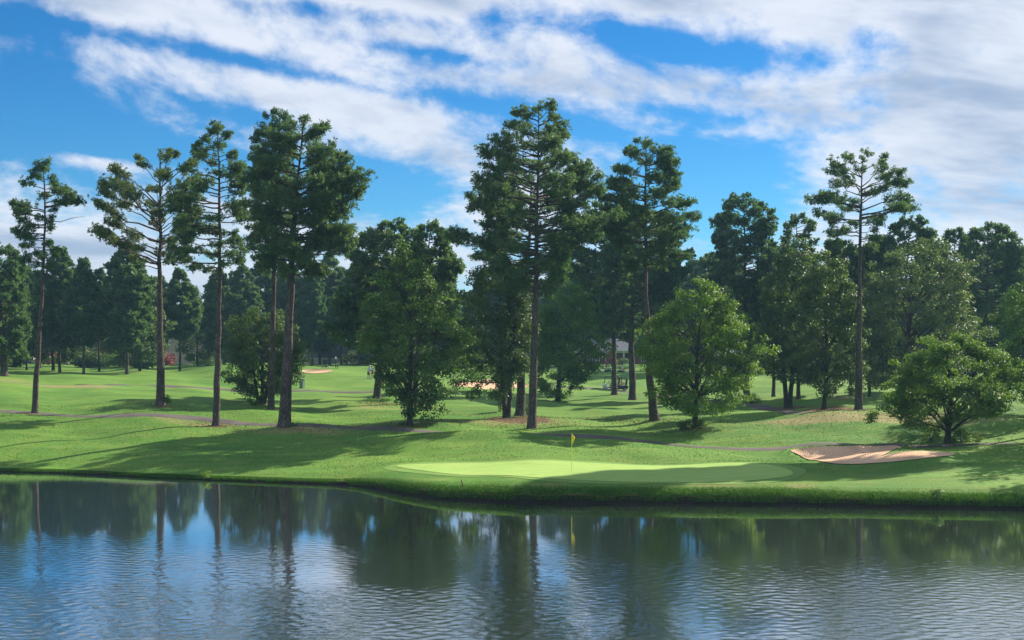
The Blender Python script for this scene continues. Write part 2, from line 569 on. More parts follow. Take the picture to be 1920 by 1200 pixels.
# per column of the view: bank height and (distance, row) knots of the ground
TCOL = {
    -300: (0.25, [(102, 845), (109, 812), (116, 787), (130, 757), (150, 735), (175, 712), (200, 703), (240, 692), (300, 681)]),
    0: (0.25, [(102, 845), (108, 815), (115, 790), (118, 779), (130, 757), (150, 731), (168, 714), (178, 707), (190, 703), (205, 701), (240, 691), (300, 681)]),
    200: (0.26, [(100, 850), (108, 820), (116, 787), (122, 771), (135, 748), (150, 735), (170, 721), (184, 710), (200, 704), (220, 697), (250, 689), (300, 681)]),
    320: (0.28, [(99, 851), (107, 823), (115, 790), (124, 764), (138, 742), (160, 727), (180, 714), (188, 708), (205, 701), (225, 694), (250, 687), (300, 680)]),
    430: (0.30, [(98, 854), (106, 826), (114, 796), (124, 769), (138, 752), (160, 736), (180, 714), (195, 700), (210, 688), (216, 687), (230, 690), (260, 686), (300, 681)]),
    600: (0.34, [(97, 858), (106, 825), (113, 800), (122, 782), (135, 763), (150, 747), (168, 727), (185, 709), (200, 691), (208, 688), (218, 690), (260, 684), (300, 679)]),
    760: (0.7, [(88, 878), (95, 858), (104, 818), (112, 802), (122, 784), (135, 763), (150, 747), (168, 727), (185, 708), (200, 692), (208, 689), (222, 690), (260, 685), (300, 680)]),
    860: (0.8, [(86, 884), (93, 859), (100, 828), (104, 815), (107.5, 816), (112, 802), (125, 778), (140, 757), (160, 738), (174, 726), (188, 712), (200, 706), (215, 700), (260, 687), (300, 681)]),
    960: (0.9, [(83.8, 884), (91, 866), (100, 823), (104, 811), (107.5, 812.5), (112, 803), (116, 795), (125, 780), (140, 762), (165, 742), (180, 729), (200, 713), (225, 703), (260, 692), (300, 683)]),
    1070: (0.9, [(83.8, 884), (91, 866), (98, 840), (104, 820), (107, 816), (112, 806), (122, 788), (140, 766), (165, 748), (182, 736), (195, 727), (215, 709), (230, 700), (245, 699), (270, 692), (310, 683)]),
    1200: (0.9, [(83.8, 884), (91, 866), (97, 846), (103, 832), (108, 821), (114, 807), (122, 790), (140, 766), (165, 751), (182, 739), (200, 724), (215, 709), (230, 700), (245, 699), (270, 692), (310, 683)]),
    1300: (0.9, [(83.8, 884), (91, 867), (97, 850), (102, 839), (107, 824), (114, 804), (124, 784), (140, 766), (165, 751), (190, 732), (215, 712), (235, 701), (260, 694), (310, 684)]),
    1450: (0.9, [(83, 886), (90, 868), (97, 850), (102, 840), (107, 824), (114, 800), (122, 781), (133, 772), (145, 762), (165, 746), (185, 731), (205, 716), (230, 703), (270, 693), (310, 684)]),
    1600: (0.8, [(84, 884), (88, 869), (93, 853), (98.5, 838), (101, 834), (106, 818), (114, 790), (121, 772), (125, 769), (135, 763), (150, 748), (185, 727), (215, 713), (250, 702), (310, 688)]),
    1750: (0.8, [(84, 876), (88, 863), (93, 849), (99, 837), (103, 830), (110, 804), (117, 780), (124, 767), (135, 761), (150, 751), (185, 730), (215, 717), (250, 705), (310, 690)]),
    1920: (0.8, [(80, 890), (88, 862), (95, 843), (99, 836), (105, 817), (115, 786), (125, 768), (135, 761), (150, 752), (185, 732), (215, 719), (250, 707), (310, 692)]),
    2300: (0.8, [(80, 890), (88, 862), (95, 843), (105, 817), (115, 786), (125, 768), (150, 752), (185, 732), (250, 707), (310, 692)]),
}


def pchip(xk, yk, x):
    xk = np.asarray(xk, float); yk = np.asarray(yk, float)
    h = np.diff(xk); d = np.diff(yk) / h
    m = np.zeros_like(yk)
    for i in range(1, len(xk) - 1):
        if d[i - 1] * d[i] > 0:
            w1 = 2 * h[i] + h[i - 1]; w2 = h[i] + 2 * h[i - 1]
            m[i] = (w1 + w2) / (w1 / d[i - 1] + w2 / d[i])
    m[0] = d[0]; m[-1] = d[-1] * 0.5
    i = np.clip(np.searchsorted(xk, x) - 1, 0, len(xk) - 2)
    t = np.clip((x - xk[i]) / h[i], 0, 1)
    return ((2 * t**3 - 3 * t**2 + 1) * yk[i] + (t**3 - 2 * t**2 + t) * h[i] * m[i] + (-2 * t**3 + 3 * t**2) * yk[i + 1] + (t**3 - t**2) * h[i] * m[i + 1])


S_GRID = np.arange(-8, 240.01, 0.25)
C_PX = np.array(sorted(TCOL), float)
tab = []
for cpx in C_PX:
    zb, kn = TCOL[int(cpx)]
    dsh = np.interp(cpx, SH_PX, SH_D)
    xs = [-8, -1.0, 0.0, 0.22, 0.7, 1.8]; zs = [-1.6, -0.35, -0.02, zb * 0.42, zb * 0.70, zb]
    for D, row in kn:
        if D - dsh < 3: continue
        xs.append(D - dsh); zs.append(CAMZ - (row - HOR) * D / F)
    xs.append(245); zs.append(zs[-1] + 0.2)
    tab.append(pchip(xs, zs, S_GRID))
tab = np.array(tab)
FINE_PX = np.arange(-300, 2300.1, 10.0)
ftab = np.array([pchip(C_PX, tab[:, j], FINE_PX) for j in range(tab.shape[1])]).T   # [px, s]


def base_z(X, Y):
    X = np.asarray(X, float); Y = np.asarray(Y, float)
    Yc = np.maximum(Y, 20.0)
    px = 960 + F * X / Yc
    dsh = np.interp(px, SH_PX, SH_D)
    a = (np.clip(px, -299.9, 2299.9) + 300) / 10.0
    b = (np.clip(Yc - dsh, -7.99, 239.9) + 8) / 0.25
    i = a.astype(int); j = b.astype(int); fa = a - i; fb = b - j
    z = (ftab[i, j] * (1 - fa) * (1 - fb) + ftab[i + 1, j] * fa * (1 - fb) + ftab[i, j + 1] * (1 - fa) * fb + ftab[i + 1, j + 1] * fa * fb)
    s = Yc - dsh
    amp = np.clip((s - 5) / 12, 0, 1) * 0.12
    z = z + amp * (np.sin(X * 0.55 + Y * 0.21) + np.sin(X * 0.23 - Y * 0.47 + 1.3) + 0.2 * np.sin(X * 1.1 + Y * 0.83 + 0.4))
    # the putting green is level
    return z


def hit0(px, row, zf=None):
    """where the view through a pixel of the photograph meets the ground"""
    zf = zf or base_z
    D = np.arange(np.interp(px, SH_PX, SH_D), 330, 0.1)
    X = (px - 960) / F * D
    rows = HOR + (CAMZ - zf(X, D)) * F / D
    w = np.nonzero(rows <= row)[0]
    i = w[0] if len(w) else np.argmin(np.abs(rows - row))
    return float(X[i]), float(D[i])


def poly_world(pts):
    return np.array([hit0(a, b) for a, b in pts])


def smooth_poly(P, n=4):
    out = []
    m = len(P)
    for i in range(m):
        p0, p1, p2, p3 = P[i - 1], P[i], P[(i + 1) % m], P[(i + 2) % m]
        for t in np.linspace(0, 1, n, endpoint=False):
            out.append(0.5 * ((2 * p1) + (-p0 + p2) * t + (2 * p0 - 5 * p1 + 4 * p2 - p3) * t**2 + (-p0 + 3 * p1 - 3 * p2 + p3) * t**3))
    return np.array(out)


def sdist(P, X, Y):
    """signed distance to a polygon, positive inside"""
    X = np.asarray(X, float); Y = np.asarray(Y, float)
    best = np.full(X.shape, 1e9); ins = np.zeros(X.shape, bool)
    n = len(P)
    for i in range(n):
        ax, ay = P[i]; bx, by = P[(i + 1) % n]
        dx, dy = bx - ax, by - ay
        t = np.clip(((X - ax) * dx + (Y - ay) * dy) / (dx * dx + dy * dy + 1e-12), 0, 1)
        best = np.minimum(best, np.hypot(X - ax - t * dx, Y - ay - t * dy))
        c = ((ay > Y) != (by > Y)) & (X < (bx - ax) * (Y - ay) / (by - ay + 1e-12) + ax)
        ins ^= c
    return np.where(ins, best, -best)


BUNKERS = [
    smooth_poly(poly_world([(1484, 847), (1500, 856), (1540, 866), (1580, 871), (1640, 869), (1700, 864), (1745, 859), (1792, 853), (1770, 849), (1715, 846.5), (1672, 852), (1650, 856), (1668, 848), (1690, 842.5), (1660, 839.5), (1600, 839.5), (1540, 841)]), 3),
    smooth_poly(poly_world([(566, 697), (585, 700.5), (612, 699), (624, 695.5), (600, 693.5), (575, 694)]), 3),
    smooth_poly(poly_world([(846, 722), (880, 726), (930, 730), (985, 727), (992, 722), (950, 717), (905, 714), (862, 715)]), 3),
]
BK_DEPTH = [0.42, 0.26, 0.34]
GREEN = smooth_poly(np.array([(-7.2, 88.6), (-3.0, 83.6), (0.5, 80.6), (4.0, 78.6), (8.5, 77.6), (13.0, 78.2), (15.6, 80.6), (16.4, 84.0), (15.0, 87.4), (11.0, 89.8), (5.0, 90.6), (-1.0, 90.4), (-5.0, 90.0)]), 5)


def ground_z(X, Y):
    z = base_z(X, Y)
    X = np.asarray(X, float); Y = np.asarray(Y, float)
    for P, dp in zip(BUNKERS, BK_DEPTH):
        c = P.mean(0); r = np.abs(P - c).max() + 2
        m = (np.abs(X - c[0]) < r) & (np.abs(Y - c[1]) < r)
        if not np.any(m): continue
        d = sdist(P, X[m], Y[m]) if X.ndim else sdist(P, np.array([X]), np.array([Y]))
        cut = -dp * np.clip(d / 0.9, 0, 1) ** 0.8
        yy = (Y[m] - c[1]) / (np.ptp(P[:, 1]) / 2) if X.ndim else (Y - c[1]) / (np.ptp(P[:, 1]) / 2)
        front = np.clip((yy + 0.25) * 1.2, 0.12, 1)       # the cut is deep under the back lip and runs out to the front
        lip = 0.22 * np.exp(-((d + 0.35) / 0.4) ** 2) * np.clip(yy, 0, 1)
        if X.ndim: z[m] += cut * front + lip
        else: z = z + float((cut * front + lip)[0])
    return z


def gz(x, y):
    return float(ground_z(np.array([x]), np.array([y]))[0])


def at(px, row):
    x, y = hit0(px, row)
    return x, y, gz(x, y)


def on(px, D):
    x = (px - 960) / F * D
    return x, D, gz(x, D)


# ---- where the turf is dry or covered in needles
DRY = [(560, 806, 7, 2.5, .75), (330, 788, 6, 2, .45), (870, 790, 9, 2.5, .55), (1000, 790, 5, 3, .4), (1480, 790, 4, 2.5, .55), (1560, 782, 5, 2.2, .50), (1660, 785, 5, 3, .52), (1800, 790, 9, 4, .6), (1720, 772, 6, 3, .6),
       (60, 722, 9, 3, .65), (10, 713, 6, 3, .7), (180, 725, 6, 2, .55), (1120, 785, 10, 5, .5), (720, 765, 6, 4, .5), (420, 800, 6, 2, .4), (980, 907, 7, 1.2, .42), (820, 900, 4, 1.3, .40), (1350, 908, 8, 1.2, .36),
       (600, 770, 8, 3, .3), (1180, 757, 8, 4, .55), (1060, 740, 8, 5, .4), (1530, 912, 8, 1.2, .30), (700, 795, 6, 1.6, .4)]
MUD = [(975, 783, 3.0, 3.0, .95), (948, 783, 1.8, 2.5, .8), (706, 757, 3, 2.2, .55), (1478, 766, 3.0, 3.0, .95), (1545, 768, 3.0, 3.0, .9), (1000, 790, 2.4, 1.2, .6), (1610, 768, 1.6, 1.6, .6), (1152, 743, 2, 2.4, .5), (1186, 750, 2, 2.4, .5),
       (776, 757, 2, 2, .6), (65, 776, 1.2, .9, .7), (301, 761, 1.3, 1.0, .75), (405, 799, 1.2, .9, .7), (508, 769, 1.3, 1.0, .7), (997, 804, 1.2, .8, .55), (768, 798, 1.1, .9, .65), (1303, 804, 1.4, 1.0, .6), (490, 758, 1.6, 1.2, .6), (1777, 831, 1.4, 1.0, .6), (533, 802, 1.5, 1.0, .5), (1228, 789, 2, 1.4, .5), (1580, 745, 3, 5, .6), (1480, 725, 3, 6, .5), (110, 699, 5, 6, .5), (240, 698, 6, 6, .5)]


def build_ground():
    pxs = np.concatenate([np.array([-7000, -4500, -3000, -2000, -1400, -1000, -700, -500, -380, -300]), np.arange(-240, 2181, 11.0), np.array([2260, 2340, 2500, 2700, 3000, 3500, 4200, 5500, 7500, 9000])])
    ss = np.concatenate([np.arange(-8, -1, 1.0), np.arange(-1.0, 2.2, 0.2), np.arange(2.4, 32, 0.4), np.arange(32, 60, 0.6), np.arange(60, 140, 1.2), np.arange(140, 240, 3), [260, 300, 380, 500, 700, 1000, 1500]])
    A, B = np.meshgrid(pxs, ss, indexing='ij')
    Y = np.interp(A, SH_PX, SH_D) + B
    X = (A - 960) / F * Y
    Z = ground_z(X.ravel(), Y.ravel()).reshape(X.shape)
    # a slightly ragged water's edge
    Z = Z + np.exp(-(B / 0.5) ** 2) * (0.05 * np.sin(X * 0.9 + np.sin(X * 1.3) * 2) + 0.03 * np.sin(X * 2.3))
    dry = np.zeros(X.shape); mud = np.zeros(X.shape)
    for lst, arr in ((DRY, dry), (MUD, mud)):
        for px, row, sx, sy, a in lst:
            cx, cy = hit0(px, row)
            arr += a * np.exp(-((X - cx) / sx) ** 2 - ((Y - cy) / sy) ** 2)
    mud += np.where((B < 0.30), 1.6, 0.0)  # strip at the waterline: wet soil with the undercut's shade painted in
    ni, nj = A.shape
    i = np.arange(ni - 1)[:, None] * nj; j = np.arange(nj - 1)[None, :]
    Fc = np.stack([i + j, i + nj + j, i + nj + j + 1, i + j + 1], -1).reshape(-1, 4)
    me = mesh_np('ground', np.column_stack([X.ravel(), Y.ravel(), Z.ravel()]), Fc, {'dry': dry.ravel(), 'mud': mud.ravel()}, True)
    structure(obj('ground', me, M_GROUND))
    # the bank the camera stands on
    xs = np.linspace(-400, 400, 81); ys = np.concatenate([[-500, -200, -80], np.linspace(-40, 30, 29)])
    A, B = np.meshgrid(xs, ys, indexing='ij')
    Z = np.where(B < 2, 6.55, 6.55 - np.clip((B - 2) / 26, 0, 1.1) * 7.4) + 0.06 * np.sin(A * 0.4 + B * 0.6)
    ni, nj = A.shape
    i = np.arange(ni - 1)[:, None] * nj; j = np.arange(nj - 1)[None, :]
    Fc = np.stack([i + j, i + nj + j, i + nj + j + 1, i + j + 1], -1).reshape(-1, 4)
    me = mesh_np('near_bank', np.column_stack([A.ravel(), B.ravel(), Z.ravel()]), Fc, {'dry': np.zeros(A.size), 'mud': np.zeros(A.size)}, True)
    structure(obj('ground', me, M_GROUND))
    # the pond
    # the breeze raises small waves on the open water; the far side lies in the lee of the bank
    pxs = np.concatenate([np.array([-6000, -3000, -1500, -900]), np.arange(-600, -160, 16.0), np.arange(-160, 2081, 7.0), np.arange(2094, 2560, 16.0), np.array([2700, 3500, 5000, 8000])])
    ys = np.concatenate([[14, 22, 30, 35], np.arange(38, 68, 0.125), np.arange(68, 76, 1.0), [80, 90, 100, 115, 130]])
    A, B = np.meshgrid(pxs, ys, indexing='ij')
    X = (A - 960) / F * np.maximum(B, 36); Y = B.copy()
    rg = np.random.default_rng(12)
    Z = np.zeros(X.shape); patch = np.zeros(X.shape)
    for q in range(10):
        a = rg.uniform(0, 6.28); kk = rg.uniform(0.15, 0.7)
        patch += np.sin(kk * (X * math.cos(a) * 0.6 + Y * math.sin(a)) + rg.uniform(0, 6.28))
    patch = patch / 3.2
    for q in range(70):
        lam = 0.33 * (0.66 / 0.33) ** (rg.random() ** 1.2); a = math.pi / 2 + rg.normal() * 1.25
        kk = 2 * math.pi / lam
        Z += 0.0112 / kk * np.sin(kk * (X * math.cos(a) + Y * math.sin(a)) + rg.uniform(0, 6.28) + 0.6 * np.sin(X * .31 + q))
    edge = Y + 0.16 * X + 3.2 * patch
    br = 1 - np.clip((edge - 44) / 22.0, 0, 1)
    br = br * br * (3 - 2 * br)
    breeze = br * np.clip(0.85 + 0.55 * patch, 0.25, 1.5)
    breeze *= np.clip((A + 600) / 350, 0, 1) * np.clip((2530 - A) / 350, 0, 1) * np.clip((B - 36.5) / 2, 0, 1)
    Z *= breeze
    ni, nj = A.shape
    i = np.arange(ni - 1)[:, None] * nj; j = np.arange(nj - 1)[None, :]
    Fc = np.stack([i + j, i + nj + j, i + nj + j + 1, i + j + 1], -1).reshape(-1, 4)
    me = mesh_np('water', np.column_stack([X.ravel(), Y.ravel(), Z.ravel()]), Fc, {'breeze': breeze.ravel()}, True)
    structure(obj('water', me, M_WATER))


def fill_sheet(name, P, step, material, off, parent=None):
    """a sheet over the ground inside an outline, trimmed exactly to it"""
    bm = bmesh.new()
    vs = [bm.verts.new((p[0], p[1], 0)) for p in P]
    f = bm.faces.new(vs)
    for ax, lo, hi in ((0, P[:, 0].min(), P[:, 0].max()), (1, P[:, 1].min(), P[:, 1].max())):
        for c in np.arange(lo + step, hi, step):
            co = (c, 0, 0) if ax == 0 else (0, c, 0); no = (1, 0, 0) if ax == 0 else (0, 1, 0)
            bmesh.ops.bisect_plane(bm, geom=bm.verts[:] + bm.edges[:] + bm.faces[:], plane_co=co, plane_no=no)
    bmesh.ops.triangulate(bm, faces=bm.faces[:])
    V = np.array([v.co[:] for v in bm.verts])
    Z = ground_z(V[:, 0], V[:, 1])
    for v, z in zip(bm.verts, Z): v.co.z = z + off
    bm.normal_update()
    for f in bm.faces:
        f.smooth = True
        if f.normal.z < 0: f.normal_flip()
    me = bpy.data.meshes.new(name); bm.to_mesh(me); bm.free()
    return obj(name, me, material, parent)


def catmull(P, n):
    P = np.asarray(P, float)
    Q = np.vstack([2 * P[0] - P[1], P, 2 * P[-1] - P[-2]])
    out = []
    for i in range(1, len(Q) - 2):
        p0, p1, p2, p3 = Q[i - 1:i + 3]
        for t in np.linspace(0, 1, n, endpoint=False):
            out.append(0.5 * ((2 * p1) + (-p0 + p2) * t + (2 * p0 - 5 * p1 + 4 * p2 - p3) * t**2 + (-p0 + 3 * p1 - 3 * p2 + p3) * t**3))
    out.append(P[-1])
    return np.array(out)


def path_strip(name, world_pts, width, n=14):
    C = catmull(world_pts, n)
    T = np.gradient(C, axis=0); T /= np.linalg.norm(T, axis=1)[:, None]
    N = np.column_stack([-T[:, 1], T[:, 0]])
    k = 7
    offs = np.linspace(-width / 2, width / 2, k)
    rr = 1 + 0.03 * np.sin(np.arange(len(C)) * 0.9)
    G = C[:, None, :] + N[:, None, :] * offs[None, :, None] * rr[:, None, None]
    X = G[..., 0].ravel(); Y = G[..., 1].ravel()
    Z = ground_z(X, Y) + np.tile(np.where(np.abs(offs) > width / 2 - 0.01, 0.0, 0.05), len(C))
    nn = len(C)
    i = np.arange(nn - 1)[:, None] * k; j = np.arange(k - 1)[None, :]
    Fc = np.stack([i + j, i + j + 1, i + k + j + 1, i + k + j], -1).reshape(-1, 4)
    me = mesh_np(name, np.column_stack([X, Y, Z]), Fc, None, True)
    return structure(obj(name, me, M_PATH))


build_ground()
def grow(P, d):
    T = np.roll(P, -1, 0) - np.roll(P, 1, 0); T /= np.linalg.norm(T, axis=1)[:, None]
    N = np.column_stack([T[:, 1], -T[:, 0]])
    if sdist(P, (P + N * 0.1)[:1, 0], (P + N * 0.1)[:1, 1])[0] > 0: N = -N
    w = 1 + 0.35 * np.sin(np.arange(len(P)) * 0.55)
    return P + N * d * w[:, None]


structure(fill_sheet('green_fringe', grow(GREEN, 0.85), 0.8, M_FRINGE, 0.018))
structure(fill_sheet('putting_green', GREEN, 0.8, M_GREEN, 0.035))
for P in BUNKERS:
    structure(fill_sheet('sand_bunker', P, 0.5, M_SAND, 0.045))
PATH_A = [hit0(a, b) for a, b in ((-260, 778), (-80, 777), (90, 777), (220, 780), (400, 788), (560, 797), (700, 803))] + [on(a, D)[:2] for a, D in ((790, 110), (880, 107.6), (980, 107.3), (1075, 106.3))] + \
         [hit0(a, b) for a, b in ((1130, 820), (1210, 828), (1300, 838), (1390, 842), (1470, 841))] + [on(a, D)[:2] for a, D in ((1560, 101.2), (1660, 101.4), (1760, 101.0), (1850, 99.6), (1960, 98.4), (2150, 97))]
path_strip('cart_path', PATH_A, 1.75)
path_strip('cart_path', [hit0(a, b) for a, b in ((150, 722), (230, 722), (330, 725.5), (430, 731), (520, 734), (620, 735), (700, 735))], 1.6)
path_strip('cart_path', [hit0(a, b) for a, b in ((1040, 724), (1090, 728), (1150, 731.5), (1220, 738), (1300, 748), (1370, 759), (1440, 768), (1520, 774))], 2.2)


# ------------------------------------------------------------------ trees
def unit(v):
    return v / (np.linalg.norm(v, axis=-1, keepdims=True) + 1e-9)


def needle_mesh(name, P, D, tint, rg, k=12, ln=0.27, w=0.05, cap=7500):
    P = np.asarray(P); D = np.asarray(D); tint = np.asarray(tint)
    if len(P) > cap:
        sel = rg.permutation(len(P))[:cap]
        g = min(1.25, (len(P) / cap) ** 0.4)
        ln *= g ** 0.5; w *= g
        P, D, tint = P[sel], D[sel], tint[sel]
    P = np.repeat(P, k, 0); Dd = np.repeat(D, k, 0); tn = np.repeat(tint, k)
    n = len(P)
    d = unit(Dd * 0.75 + unit(rg.normal(size=(n, 3))) * 0.95)
    side = unit(np.cross(d, rg.normal(size=(n, 3))))
    L = ln * rg.uniform(0.7, 1.25, n)[:, None]
    ww = w * rg.uniform(0.75, 1.35, n)[:, None]
    o = P + d * 0.02
    V = np.stack([o, o + d * L + side * ww, o + d * L * 0.8 - side * ww], 1).reshape(-1, 3)
    Fc = np.arange(3 * n).reshape(n, 3)
    return mesh_np(name, V, Fc, {'tint': np.repeat(tn, 3)})


def leaf_mesh(name, P, N, tint, rg, size=0.2):
    n = len(P)
    nn = unit(N)
    d = unit(np.cross(nn, rg.normal(size=(n, 3))))
    d[:, 2] -= 0.25; d = unit(d)
    s = unit(np.cross(nn, d))
    L = size * rg.uniform(0.65, 1.25, n)[:, None]
    V = np.stack([P - d * L * 0.5, P + s * L * 0.36 - d * L * 0.05 + nn * L * 0.06, P + d * L * 0.5, P - s * L * 0.36 - d * L * 0.05 + nn * L * 0.06], 1).reshape(-1, 3)
    Fc = np.arange(4 * n).reshape(n, 4)
    return mesh_np(name, V, Fc, {'tint': np.repeat(tint, 4)})


def bez(p0, p1, p2, n):
    t = np.linspace(0, 1, n)[:, None]
    return (1 - t) ** 2 * p0 + 2 * t * (1 - t) * p1 + t * t * p2


class Shape:
    """crown outline: heights with left and right reach, trunk axis, all in metres about the foot"""
    def __init__(s, prof, axis):
        prof = sorted(prof); axis = sorted(axis)
        s.z = np.array([p[0] for p in prof]); s.l = np.array([p[1] for p in prof]); s.r = np.array([p[2] for p in prof])
        s.az = np.array([a[0] for a in axis]); s.ax = np.array([a[1] for a in axis])
        s.ay = np.array([a[2] if len(a) > 2 else 0.0 for a in axis])
        s.z0, s.H = s.z[0], s.z[-1]

    def axis(s, z):
        return np.array([np.interp(z, s.az, s.ax), np.interp(z, s.az, s.ay), z])

    def reach(s, z, a):
        x0 = np.interp(z, s.az, s.ax)
        rr = np.interp(z, s.z, s.r) - x0; ll = x0 - np.interp(z, s.z, s.l)
        c = math.cos(a)
        side = rr if c > 0 else ll
        return max(0.15, c * c * side + (1 - c * c) * 0.46 * max(0.3, rr + ll))


def trunk_part(parent, sh, rb, rt, ztop, material, sides=12, flare=1.35, rg=None):
    zs = np.concatenate([[-0.5, 0.0, 0.15, 0.45, 1.0], np.linspace(2.0, ztop, 16)])
    P = np.array([sh.axis(z) for z in zs])
    P[5:, 0] += (rg.normal(size=len(zs) - 5) * 0.03); P[5:, 1] += (rg.normal(size=len(zs) - 5) * 0.03)
    t = np.clip(zs / ztop, 0, 1)
    rad = rb + (rt - rb) * t ** 0.9
    rad[:2] *= flare; rad[2] *= 1 + (flare - 1) * 0.6; rad[3] *= 1 + (flare - 1) * 0.2
    V, Fc = [], []
    tube(P, rad, sides, V, Fc)
    V = np.vstack(V)
    V[:, :2] += rg.normal(size=(len(V), 2)) * rb * 0.03
    return obj('trunk', mesh_np('trunk', V, np.vstack(Fc), None, True), material, parent)


def make_pine(parent, sh, rb, seed, dens=1.0, material=None, bare=0.30, rise=(0.0, 0.45), open_=0.0, needles=13, nl=0.25, nw=0.040, extra=(), twig_sides=3, topr=None, dead=(), cap=7500, full=0.62):
    rg = np.random.default_rng(seed); rr = random.Random(seed)
    material = material or M_PINE
    H, z0 = sh.H, sh.z0
    trunk_part(parent, sh, rb, 0.03, H - 0.25, M_BARK, rg=rg)
    V, Fc, P, D, T = [], [], [], [], []
    crown_h = H - z0
    mean_r = np.mean([(sh.reach(z, 0) + sh.reach(z, math.pi)) / 2 for z in np.linspace(z0, H, 10)])
    nb = int(crown_h * 6.2 * (0.75 + 0.1 * mean_r) * (1 - 0.45 * open_))
    jobs = []
    ga = rr.uniform(0, 6.28)
    for i in range(nb):
        u = (i + rr.random()) / nb
        zt = z0 + crown_h * u
        if rr.random() < 0.45:
            a = rr.choice([0, math.pi]) + rr.gauss(0, 0.45)
        else:
            ga += 2.4; a = ga + rr.uniform(-0.4, 0.4)
        r = sh.reach(zt, a) * rr.uniform(full, 1.0) ** 0.7
        k = rise[0] + (rise[1] - rise[0]) * u ** 1.3
        zs = zt - k * r * rr.uniform(0.7, 1.3)
        jobs.append((zs, zt, a, r, 1.0))
    for zs, zt, a, r, d in extra: jobs.append((zs, zt, a, r, d))
    for zs, zt, a, r, dd in jobs:
        zs = min(max(zs, z0 * 0.93), H - 0.3)
        p0 = sh.axis(zs); dv = np.array([math.cos(a), math.sin(a), 0.0])
        p2 = p0 + dv * r; p2[2] = zt
        p2[:2] += (sh.axis(min(zt, H)) - p0)[:2] * 0.5
        p1 = p0 + (p2 - p0) * 0.55; p1[2] = zs + (zt - zs) * rr.uniform(0.15, 0.75) + rr.uniform(-.12, .22) * r * 0.4
        C = bez(p0, p1, p2, 7)
        C[1:-1] += rg.normal(size=(5, 3)) * 0.035 * r ** 0.5
        rbase = min(0.016 * r + 0.016, 0.10)
        tube(C, np.linspace(rbase, 0.010, 7), 4, V, Fc)
        btint = rr.random()
        ntw = int((r * 4.3 + 3.6) * dens * dd)
        for q in range(ntw):
            t = bare + (1 - bare) * (rr.random() ** 0.75)
            if open_ and t < bare + 0.25 * open_ and rr.random() < open_: continue
            f = t * 6; i0 = min(int(f), 5); b0 = C[i0] + (C[i0 + 1] - C[i0]) * (f - i0)
            tg = C[min(i0 + 1, 6)] - C[i0]; tg = tg / (np.linalg.norm(tg) + 1e-9)
            sgn = 1 if q % 2 else -1
            ang = sgn * rr.uniform(0.35, 1.15)
            ca, sa = math.cos(ang), math.sin(ang)
            td = np.array([tg[0] * ca - tg[1] * sa, tg[0] * sa + tg[1] * ca, tg[2] * 0.5 + rr.uniform(-0.05, 0.55)])
            td /= np.linalg.norm(td)
            ln = min(1.5, max(0.28, (0.22 + 0.42 * (1 - t)) * r * rr.uniform(0.6, 1.1)))
            b1 = b0 + td * ln + np.array([0, 0, 0.10 * ln])
            tube(np.array([b0, b1]), [0.013, 0.006], twig_sides, V, Fc)
            ns = int(ln / 0.27) + 1
            for s_ in range(ns):
                ts = 0.35 + 0.65 * (s_ + rr.random()) / ns
                pp = b0 + (b1 - b0) * ts + rg.normal(size=3) * 0.11
                P.append(pp); D.append(td * 0.7 + np.array([0, 0, 0.35]) + rg.normal(size=3) * 0.4)
                T.append(min(1, max(0, 0.35 * btint + 0.65 * rr.random())))
        for q in range(3):
            P.append(C[-1] + rg.normal(size=3) * 0.08); D.append(C[-1] - C[-2] + rg.normal(size=3) * 0.3); T.append(rr.random())
    for q in range(6 if cap > 5500 else 0):            # broken stubs on the bare trunk
        zq = z0 * rr.uniform(0.45, 0.97); aq = rr.uniform(0, 6.28); lq = rr.uniform(0.4, 1.0)
        p0 = sh.axis(zq); p2 = p0 + np.array([math.cos(aq) * lq, math.sin(aq) * lq, rr.uniform(-.15, .25)])
        V1, F1 = [], []
        tube(np.array([p0, (p0 + p2) / 2 + [0, 0, .03], p2]), [0.04, 0.028, 0.012], 5, V1, F1)
        obj('stub', mesh_np('stub', np.vstack(V1), np.vstack(F1), None, True), M_BARK, parent)
    for zs, px_, pz_ in dead:     # bare dead limbs: from the trunk to a point
        p0 = sh.axis(zs); p2 = np.array([px_, 0.3, pz_])
        C = bez(p0, p0 * 0.5 + p2 * 0.5 + [0, 0, 0.25], p2, 6)
        C[1:-1] += rg.normal(size=(4, 3)) * 0.05
        tube(C, np.linspace(0.045, 0.012, 6), 4, V, Fc)
    for q in range(14):
        P.append(sh.axis(H - rr.random() * 0.9) + rg.normal(size=3) * 0.12); D.append(np.array([0, 0, 1.0]) + rg.normal(size=3) * 0.5); T.append(rr.random())
    obj('branches', mesh_np('branches', np.vstack(V), np.vstack(Fc), None, True), M_BARK, parent)
    obj('crown', needle_mesh('crown', np.array(P), unit(np.array(D)), np.array(T), rg, needles, nl, nw, cap), material, parent)


